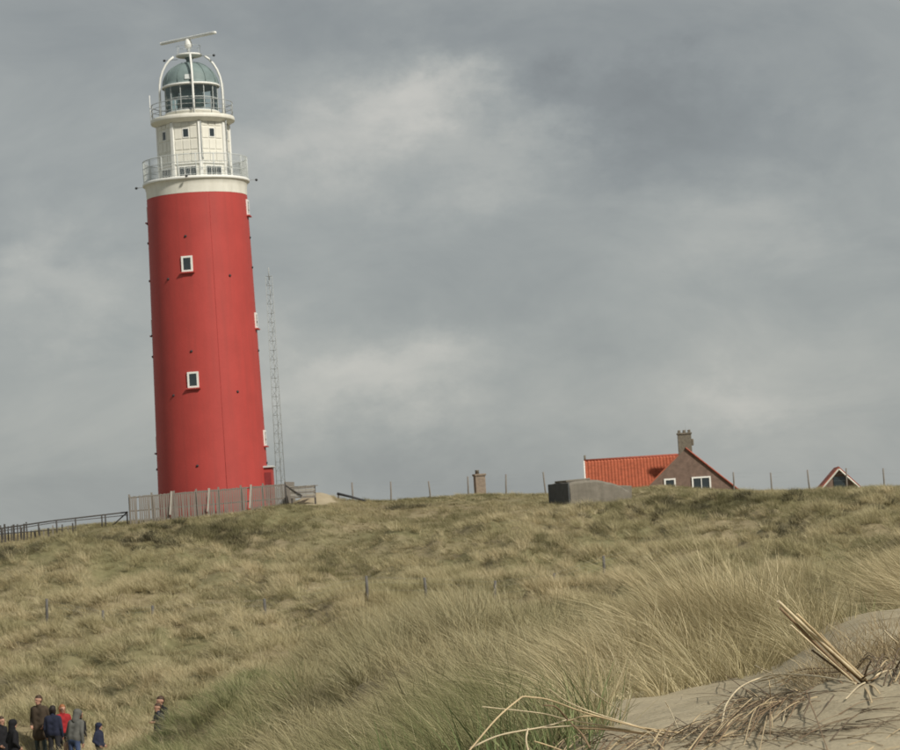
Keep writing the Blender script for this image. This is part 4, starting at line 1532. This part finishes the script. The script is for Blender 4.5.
def person(px, d, height, yaw, label, jacket, trousers, hair='brown', hood=None, bend=0.0, head_turn=0.0, arms='down', bag=None, long_coat=False, py_head=None):
    """yaw 0 = facing the camera, positive turns towards the right of the picture"""
    g = on(px, d)
    if py_head is not None:                      # the ground is what it is; choose the distance so the head comes right
        for _ in range(8):
            hp = np.array([g.x, g.y, g.z + height]) - EYE
            py = 375 - FPX * np.dot(hp, CAM_U) / np.dot(hp, CAM_F)
            d += (py - py_head) * 0.06
            d = min(max(d, 62), 86)
            g = on(px, d)
    root = empty('person', tuple(g), -yaw if False else yaw, label, 'person', 'walkers in the dune valley')
    k = height / 1.75
    S = lambda x, y, z: Vector((x * k, y * k, z * k))
    mats = {'skin': SKIN, 'jacket': jacket, 'trousers': trousers, 'shoe': SHOE}
    b = Body()
    # torso bends forward (towards local -y) about the hips
    hip = Vector((0, 0, 0.92))
    Rb = Matrix.Rotation(bend, 3, 'X')
    T = lambda x, y, z: S(*(hip + Rb @ (Vector((x, y, z)) - hip)))
    for s in (-1, 1):
        b.cap(S(s * 0.095, 0.0, 0.90), S(s * 0.11, -0.02, 0.50), 0.092 * k, 0.066 * k, 'trousers')
        b.cap(S(s * 0.11, -0.02, 0.50), S(s * 0.115, 0.02, 0.10), 0.066 * k, 0.05 * k, 'trousers')
        b.cap(S(s * 0.115, 0.04, 0.045), S(s * 0.13, -0.14, 0.035), 0.046 * k, 0.038 * k, 'shoe')
    b.cap(S(-0.07, 0, 0.93), S(0.07, 0, 0.93), 0.118 * k, 0.118 * k, 'trousers')
    # jacket
    b.cap(T(-0.075, 0, 0.98), T(0.075, 0, 0.98), 0.135 * k, 0.135 * k, 'jacket')
    b.cap(T(-0.07, 0, 1.12), T(0.07, 0, 1.12), 0.132 * k, 0.132 * k, 'jacket')
    b.cap(T(-0.095, 0.005, 1.28), T(0.095, 0.005, 1.28), 0.128 * k, 0.128 * k, 'jacket')
    b.cap(T(-0.14, 0.01, 1.39), T(0.14, 0.01, 1.39), 0.085 * k, 0.085 * k, 'jacket')
    for s in (-1, 1):
        b.cap(T(s * 0.075, 0, 0.97), T(s * 0.10, 0.005, 1.33), 0.137 * k, 0.128 * k, 'jacket')
        b.cap(T(s * 0.10, 0.01, 1.33), T(s * 0.155, 0.01, 1.385), 0.118 * k, 0.085 * k, 'jacket')
    if long_coat:
        for s in (-1, 1):
            b.cap(T(s * 0.07, 0, 0.98), S(s * 0.075, 0, 0.68), 0.142 * k, 0.155 * k, 'jacket')
        b.cap(T(-0.07, 0, 0.84), T(0.07, 0, 0.84), 0.15 * k, 0.15 * k, 'jacket')
        b.cap(S(-0.07, 0, 0.68), S(0.07, 0, 0.68), 0.155 * k, 0.155 * k, 'jacket')
    b.cap(T(0, 0.0, 1.42), T(0, -0.01, 1.485), 0.082 * k, 0.074 * k, 'jacket')
    # neck and head
    hc = T(0, -0.025, 1.612)
    Rh = Rb @ Matrix.Rotation(head_turn, 3, 'Z') if bend < 0.3 else Matrix.Rotation(bend * 0.5, 3, 'X') @ Matrix.Rotation(head_turn, 3, 'Z')
    H = lambda x, y, z: hc + (Rh @ Vector((x, y, z))) * k * 1.06
    b.cap(T(0, 0.0, 1.44), hc - Vector((0, 0, 0.05 * k)), 0.056 * k, 0.055 * k, 'skin')
    b.cap(H(0, 0.018, 0.028), H(0, -0.012, 0.028), 0.090 * k, 0.086 * k, 'skin')
    b.cap(H(0, -0.020, -0.02), H(0, -0.040, -0.072), 0.070 * k, 0.044 * k, 'skin')
    b.cap(H(0, -0.095, 0.005), H(0, -0.108, -0.028), 0.010 * k, 0.017 * k, 'skin')      # nose
    b.cap(H(-0.03, -0.085, 0.026), H(0.03, -0.085, 0.026), 0.016 * k, 0.016 * k, 'skin')  # brow
    for s in (-1, 1):
        b.cap(H(s * 0.086, 0.012, 0.02), H(s * 0.086, 0.008, -0.02), 0.017 * k, 0.013 * k, 'skin')
    # arms
    for s in (-1, 1):
        sh = T(s * 0.195, 0.01, 1.385)
        if arms == 'down':
            el, wr = T(s * 0.255, 0.03, 1.10), T(s * 0.245, -0.07, 0.86)
        elif arms == 'pocket':
            el, wr = T(s * 0.285, 0.08, 1.12), T(s * 0.20, -0.10, 0.95)
        elif arms == 'front':
            el, wr = T(s * 0.26, -0.03, 1.12), T(s * 0.09, -0.24, 1.10)
        else:
            el, wr = (T(s * 0.255, 0.03, 1.10), T(s * 0.245, -0.07, 0.86)) if s < 0 else (T(0.265, -0.02, 1.12), T(0.22, -0.22, 0.98))
        b.cap(sh, el, 0.070 * k, 0.056 * k, 'jacket')
        b.cap(el, wr, 0.056 * k, 0.043 * k, 'jacket')
        dv = (wr - el).normalized()
        side = dv.cross(Vector((0, 1, 0)))
        side = side.normalized() if side.length > 1e-3 else Vector((1, 0, 0))
        fw = side.cross(dv).normalized()
        b.cap(wr, wr + dv * 0.075 * k, 0.032 * k, 0.036 * k, 'skin')
        kn = wr + dv * 0.095 * k
        for i, (off, ln) in enumerate(((-0.027, 0.062), (-0.009, 0.074), (0.009, 0.070), (0.026, 0.054))):
            p0 = kn + fw * off * k
            p1 = p0 + (dv + side * -s * 0.25).normalized() * ln * 0.5 * k
            p2 = p1 + (dv * 0.8 + side * -s * 0.7).normalized() * ln * 0.5 * k
            b.fingers.tube([p0 - dv * 0.02 * k, p1, p2], [0.0095 * k, 0.009 * k, 0.007 * k], 6)
        t0 = wr + dv * 0.03 * k - fw * 0.028 * k
        b.fingers.tube([t0, t0 + (dv - fw * 0.9).normalized() * 0.035 * k, t0 + (dv * 1.4 - fw * 0.9).normalized() * 0.065 * k], [0.012 * k, 0.0105 * k, 0.008 * k], 6)
    b.finish('body', mats, root)
    # hair / hood as children
    hb = Body()
    if hood is not None:
        hb.cap(H(0, 0.035, 0.035), H(0, 0.0, 0.04), 0.118 * k, 0.112 * k, 'hood')
        hb.cap(H(0, 0.05, -0.02), T(0, 0.045, 1.43), 0.10 * k, 0.10 * k, 'hood')
        hb.finish('hood', {'hood': hood, 'skin': SKIN}, root, 0.02)
    else:
        hb.cap(H(0, 0.026, 0.055), H(0, -0.006, 0.062), 0.094 * k, 0.084 * k, 'hair')
        hb.cap(H(0, 0.050, 0.02), H(0, 0.045, -0.03), 0.080 * k, 0.062 * k, 'hair')
        if hair in ('dark', 'ginger'):
            for s in (-1, 1):
                hb.cap(H(s * 0.065, 0.03, 0.03), H(s * 0.062, 0.035, -0.10), 0.045 * k, 0.032 * k, 'hair')
        hb.finish('hair', {'hair': HAIRS[hair], 'skin': SKIN}, root, 0.016)
    em = MB()
    for s in (-1, 1):
        em.ball(H(s * 0.032, -0.088, 0.008), 0.011 * k, 6)
    em.build('eyes', M_DARK, root)
    MB().box(tuple(H(0, -0.079, -0.062)), (0.045 * k, 0.012 * k, 0.008 * k)).build('mouth', material('lips', (0.28, 0.09, 0.08)), root)
    if bag is not None:
        bo = bpy.data.objects.new('shoulder_bag', None)
        COL.objects.link(bo)
        bp_ = Vector(root.location) + Matrix.Rotation(root.rotation_euler.z, 3, 'Z') @ S(0.32, -0.12, 0.72)
        bo.location = bp_
        bo.rotation_euler = (0, 0, root.rotation_euler.z)
        tag(bo, 'small beige bag held by the person in the grey jacket', 'bag')
        bgm = cloth('bag_beige', (0.30, 0.20, 0.14))
        MB().box((0, 0, 0), (0.15, 0.24, 0.26)).build('bag_body', bgm, bo, bevel=0.04)
        MB().tube([(0, -0.08, 0.12), (0, -0.06, 0.22), (0, 0.06, 0.22), (0, 0.08, 0.12)], 0.012, 5).build('handle', bgm, bo)
    return root


def build_people():
    person(3.5, 70, 1.66, R(60), 'person in black coat at the end of the group of walkers', BLACK, DARKT, 'brown', arms='pocket', long_coat=True, py_head=716)
    person(15.5, 69, 1.62, R(120), 'person in black hooded coat beside another black coat', BLACK, DARKT, hood=BLACK, arms='pocket', long_coat=True, py_head=719)
    person(42, 71, 1.80, R(-20), 'tall person in long brown jacket standing upright', BROWN, TEAL, 'brown', arms='pocket', long_coat=True, head_turn=R(-20), py_head=695)
    person(55.5, 70, 1.66, R(165), 'dark haired person in navy jacket seen from behind', NAVY, DARKT, 'dark', arms='down', py_head=705)
    person(65, 72, 1.64, R(30), 'ginger haired person in bright red jacket', RED_, DARKT, 'ginger', arms='down', py_head=704)
    person(76, 68.5, 1.62, R(150), 'person in grey hooded jacket and jeans bending forward with a bag', GREY, JEANS, hood=GREY, bend=R(16), arms='one', bag=True, py_head=710)
    person(82, 72.5, 1.60, R(140), 'dark haired person in black close beside the grey hooded jacket', BLACK, DARKT, 'dark', py_head=711)
    person(101, 68, 1.22, R(70), 'small child in dark hooded jacket standing apart', NAVY, DARKT, hood=NAVY, arms='pocket', py_head=724)
    person(164.5, 73, 1.80, R(-50), 'bareheaded adult in dark jacket half hidden behind the grassy slope', BLACK, DARKT, 'brown', arms='front', py_head=696)
    person(161.5, 71.5, 1.60, R(-60), 'shorter person in dark jacket just in front of a bareheaded adult', NAVY, DARKT, 'brown', arms='down', py_head=703)


build_people()

# ------------------------------------------------------------------ reed debris on the sand


def reed_mat(name, c, var=0.25):
    return material(name, c, rough=0.75, var=var, scale=9, bump=0.2, bscale=60, dirt=(0.16, 0.11, 0.06), dirt_amt=0.45, stretch=(1, 1, 1))


M_REED = reed_mat('dry_reed', (0.46, 0.36, 0.215))
M_REEDPALE = reed_mat('pale_reed', (0.58, 0.49, 0.33))
M_REEDDARK = reed_mat('brown_reed', (0.21, 0.145, 0.085))
M_ROOT = reed_mat('dark_root', (0.13, 0.095, 0.06))


def smooth_path(pts, n=10):
    pts = [Vector(p) for p in pts]
    if len(pts) == 2:
        return [pts[0].lerp(pts[1], i / n) for i in range(n + 1)]
    ex = [pts[0] * 2 - pts[1]] + pts + [pts[-1] * 2 - pts[-2]]
    out = []
    for i in range(1, len(ex) - 2):
        p0, p1, p2, p3 = ex[i - 1:i + 3]
        for k in range(n):
            t = k / n
            out.append(0.5 * ((2 * p1) + (p2 - p0) * t + (2 * p0 - 5 * p1 + 4 * p2 - p3) * t * t + (3 * p1 - p0 - 3 * p2 + p3) * t ** 3))
    out.append(pts[-1])
    return out


def stem(name, path, r0, r1, mat, parent, flat=1.0, nodes=True):
    """path: (px, py, d or None for lying on the ground, optional lift)"""
    o = Vector(parent.location) if parent else Vector((0, 0, 0))
    r0, r1 = r0 * 0.6, r1 * 0.6
    w = []
    for q in path:
        if q[2] is None:
            w.append(ground_at(q[0], q[1]) + Vector((0, 0, (q[3] if len(q) > 3 else 0.004) + r0 * 0.5)))
        else:
            w.append(Vector(P(q[0], q[1], q[2])))
    pts = smooth_path(w, 8)
    n = len(pts)
    rad = []
    for i in range(n):
        r = r0 + (r1 - r0) * i / (n - 1)
        if nodes and i % 9 == 4:
            r *= 1.18
        rad.append(r)
    m = MB()
    m.tube([p - o for p in pts], rad, 7, flat=flat)
    return m.build(name, mat, parent)


def build_reeds():
    # A. bundle of cut stems sticking up out of the sand
    g = ground_at(862, 683)
    d = g.y
    A = empty('reed_bundle', tuple(g), 0, 'bundle of thick dry reed stems sticking up slantwise from the sand', 'reeds')
    for p, r0_, r1_, mt in [([(778, 601, d - .22), (820, 641, d - .10), (868, 684, d)], .0055, .0060, M_REEDPALE),
                            ([(780, 608, d - .18), (822, 650, d - .09), (864, 690, d)], .0050, .0055, M_REEDDARK),
                            ([(797, 614, d - .20), (830, 646, d - .08), (870, 684, d)], .0045, .0055, M_REED),
                            ([(791, 625, d - .21), (824, 655, d - .12), (860, 687, d)], .0030, .0036, M_REEDPALE),
                            ([(820, 633, d - .06), (840, 655, d - .03), (862, 678, d)], .0026, .0032, M_REED),
                            ([(803, 632, d - .12), (832, 661, d - .05), (862, 688, d)], .0042, .0048, M_REED),
                            ([(812, 650, d - .08), (836, 668, d - .04), (860, 686, d)], .0036, .004, M_ROOT),
                            ([(799, 622, d - .15), (828, 650, d - .07), (866, 686, d)], .0040, .0045, M_REEDDARK)]:
        stem('stem', p, r0_, r1_, mt, A)
    # torn base of the bundle
    for i, p in enumerate([[(866, 682, d), (858, 690, None, .004), (846, 702, None)], [(868, 684, d), (874, 690, None, .004), (880, 697, None)],
                           [(860, 680, d), (872, 672, d - .02), (892, 668, None, .01)], [(864, 682, d), (878, 676, d - .03), (899, 664, None, .02)],
                           [(868, 686, d), (880, 680, None, .012), (900, 674, None, .01)], [(862, 684, d), (868, 696, None, .004), (872, 706, None)]]):
        stem('torn_sheath', p, .006, .003, (M_REEDPALE, M_REED, M_ROOT, M_REEDDARK)[i % 4], A, 0.5, False)
    # B. flat leaves lying to the left of the bundle
    B = empty('reed_leaves', tuple(ground_at(815, 684)), 0, 'sheaf of long brown reed leaves lying flat behind the standing bundle', 'reeds')
    for i in range(9):
        a = random.Random(i)
        y0 = 676 + i * 1.9
        stem('leaf', [(758 + a.uniform(-8, 30), y0 + 6 + a.uniform(-2, 4), None, .008 + .003 * i), (800, y0 + 1, None, .02 + .002 * i), (852 + a.uniform(-8, 6), 676 + i * 0.8, None, .02)],
             .0045, .003, (M_REED, M_REEDDARK, M_REEDDARK, M_REEDPALE)[i % 4], B, 0.35, False)
    # C. one long pale curved stem
    C = empty('long_reed', tuple(ground_at(850, 690)), 0, 'single long pale reed stem arching over the dark tangle on the sand', 'reed')
    stem('stem', [(722, 730, None, .01), (728, 716, None, .03), (745, 704, None, .05), (775, 694, None, .05), (815, 690, None, .03), (856, 688, None, .008)], .0036, .0036, M_REEDPALE, C)
    # D. tangle of dark leaves
    D = empty('reed_tangle', tuple(ground_at(755, 715)), 0, 'tangled heap of withered brown reed leaves on the sand', 'reeds')
    rg = random.Random(12)
    for i in range(95):
        sx, sy = min(rg.uniform(735, 812) + rg.expovariate(1 / 9.0), 848), 0
        sy = 700 + (815 - sx) * 0.10 + rg.uniform(-6, 8)
        ln = rg.uniform(18, 62)
        an = rg.gauss(0.34, 0.26)                 # streaming down to the left
        if rg.random() < 0.22:
            an += rg.choice([-0.7, 0.8])
        ex, ey = sx - ln * math.cos(an), sy + ln * math.sin(an)
        mx_, my_ = (sx + ex) / 2 + rg.uniform(-3, 3), (sy + ey) / 2 + rg.uniform(-4, 1)
        stem('leaf', [(sx, sy, None, .006 + rg.uniform(0, .012)), (mx_, my_, None, rg.uniform(.006, .024)), (ex, ey, None, .003 + rg.uniform(0, .006))],
             rg.uniform(.0020, .0048), .0014, rg.choice([M_REEDDARK, M_REEDDARK, M_ROOT, M_REEDDARK, M_ROOT, M_REED]), D, 0.4, False)
    # E. fan of pale stems to the left
    g = ground_at(672, 737)
    d = g.y
    E_ = empty('reed_fan', tuple(g), 0, 'fan of broken pale reed stems spread towards the green blades', 'reeds')
    fan = [[(482, 706.5, d - .35), (540, 713, d - .25), (566, 719, d - .2), (610, 727, d - .1), (672, 737, d)],
           [(468, 752, d - .55), (497, 718, d - .42), (519, 699, d - .36), (524, 696.5, d - .35), (530, 697, d - .34), (550, 700, d - .3), (590, 714, d - .2), (668, 735, d)],
           [(549, 689, d - .3), (566, 701, d - .25), (592, 712, d - .18), (640, 727, d - .06), (675, 736, d)],
           [(543, 705, d - .3), (556, 707, d - .28), (567, 719, d - .24)],
           [(568, 719, d - .2), (560, 722, d - .22), (542, 727, d - .25), (500, 735, d - .35), (470, 748, d - .42)],
           [(566, 721, d - .2), (592, 716, d - .16), (640, 727, d - .07), (690, 734, d)],
           [(540, 728, d - .2), (580, 726, d - .15), (630, 731, d - .06), (672, 737, d)],
           [(570, 722, d - .25), (582, 734, d - .28), (590, 748, d - .3)],
           [(590, 689, d + .1), (604, 700, d + .05), (626, 716, None, .004)],
           [(534, 741, d - .3), (550, 746, d - .28), (566, 752, d - .28)],
           [(528, 728, d - .35), (526, 740, d - .36), (529, 755, d - .36)],
           [(576, 728, d - .1), (612, 730, d - .06), (660, 736, d)]]
    for i, p in enumerate(fan):
        stem('stem', p, .0033 if i not in (0, 2, 8) else .0024, .0044 if i != 8 else .0026, (M_REEDPALE, M_REED, M_REEDPALE, M_REEDDARK)[i % 4] if i not in (3,) else M_REEDDARK, E_, 0.7)
    # F. withered leaves along the bottom of the crest
    F_ = empty('reed_litter', tuple(ground_at(640, 745)), 0, 'strip of flattened reed litter along the crest of the sand', 'reeds')
    rg = random.Random(4)
    for i in range(110):
        cx = rg.uniform(470, 740)
        cy = 748 - max(0, cx - 640) * 0.22 + rg.uniform(-6, 6)
        if cx < 600:
            cy = rg.uniform(738, 752)
        ln = rg.uniform(20, 60)
        an = rg.gauss(-0.22, 0.35)
        dx, dy = ln * math.cos(an), ln * math.sin(an)
        stem('leaf', [(cx - dx / 2, cy - dy / 2, None, .006), (cx, cy + rg.uniform(-3, 2), None, rg.uniform(.006, .03)), (cx + dx / 2, cy + dy / 2, None, .006)],
             rg.uniform(.002, .0048), .0015, rg.choice([M_REEDDARK, M_REED, M_ROOT, M_REEDDARK, M_REED]), F_, 0.4, False)
    # G. dark roots and twigs lying over the right-hand sand
    G_ = empty('root_litter', tuple(ground_at(830, 730)), 0, 'thin dark roots and twigs strewn over the bare sand', 'roots')
    rg = random.Random(9)
    for i in range(75):
        cx = rg.uniform(690, 905)
        cy = rg.choice([rg.uniform(722, 750), 744 - (cx - 680) * 0.10 + rg.uniform(-4, 4), rg.uniform(694, 716)])
        if cx < 800 and cy < 728:
            cy = rg.uniform(732, 750)
        ln = rg.uniform(15, 80)
        an = rg.gauss(-0.15, 0.22)
        dx, dy = ln * math.cos(an), ln * math.sin(an)
        stem('root', [(cx - dx / 2, cy - dy / 2, None, .001), (cx, cy + rg.uniform(-3, 3), None, .004), (cx + dx / 2, cy + dy / 2, None, .001)],
             rg.uniform(.0012, .0030), .0012, rg.choice([M_ROOT, M_ROOT, M_REEDDARK, M_REED]), G_, 0.6, False)
    # H. rotten root stock at the right edge
    H_ = empty('root_stock', tuple(ground_at(892, 672)), 0, 'dark matted root stock beside the foot of the standing reed bundle', 'roots')
    rg = random.Random(19)
    for i in range(34):
        cx, cy = rg.uniform(868, 925), rg.uniform(664, 680)
        ln = rg.uniform(10, 34)
        an = rg.gauss(-0.3, 0.6)
        dx, dy = ln * math.cos(an), ln * math.sin(an)
        stem('root', [(cx - dx / 2, cy - dy / 2, None, .002), (cx, cy, None, rg.uniform(.01, .045)), (cx + dx / 2, cy + dy / 2, None, .002)],
             rg.uniform(.002, .005), .0015, rg.choice([M_ROOT, M_REEDDARK, M_ROOT, M_REED]), H_, 0.7, False)
    # I. single stalks
    singles = [('single dry stalk leaning over the smooth hollow of sand', [(665, 701, 6.2), (671, 712, 6.2), (680, 733, None, 0)], .0016, M_REEDPALE),
               ('thin dark twig lying across the smooth hollow of sand', [(712, 677, None, .05), (732, 687, None, .03), (754, 698, None, .005)], .0022, M_REEDDARK),
               ('bright stalk leaning out of the sand beyond the dark root stock', [(884, 630, 7.0), (892, 638, 6.98), (908, 652, None, .0)], .0036, M_REEDPALE),
               ('short upright pale stalk in front of the brown reed leaves', [(769, 680, 5.9), (770, 690, 5.9), (771, 702, None, 0)], .0016, M_REED),
               ('fine pale stalk standing on the dark tangle', [(788, 694, 5.5), (786, 706, 5.5), (783, 722, None, 0)], .0014, M_REEDPALE),
               ('short pale stalk crossing behind the dark tangle', [(755, 665, 6.3), (764, 670, 6.3), (776, 678, None, .01)], .0018, M_REEDPALE)]
    for lab, path, r, mt in singles:
        last = path[-1]
        gg = ground_at(last[0], last[1])
        o = empty('reed_stalk', tuple(gg), 0, lab, 'stalk')
        stem('stalk', path, r, r * 1.2, mt, o)


build_reeds()
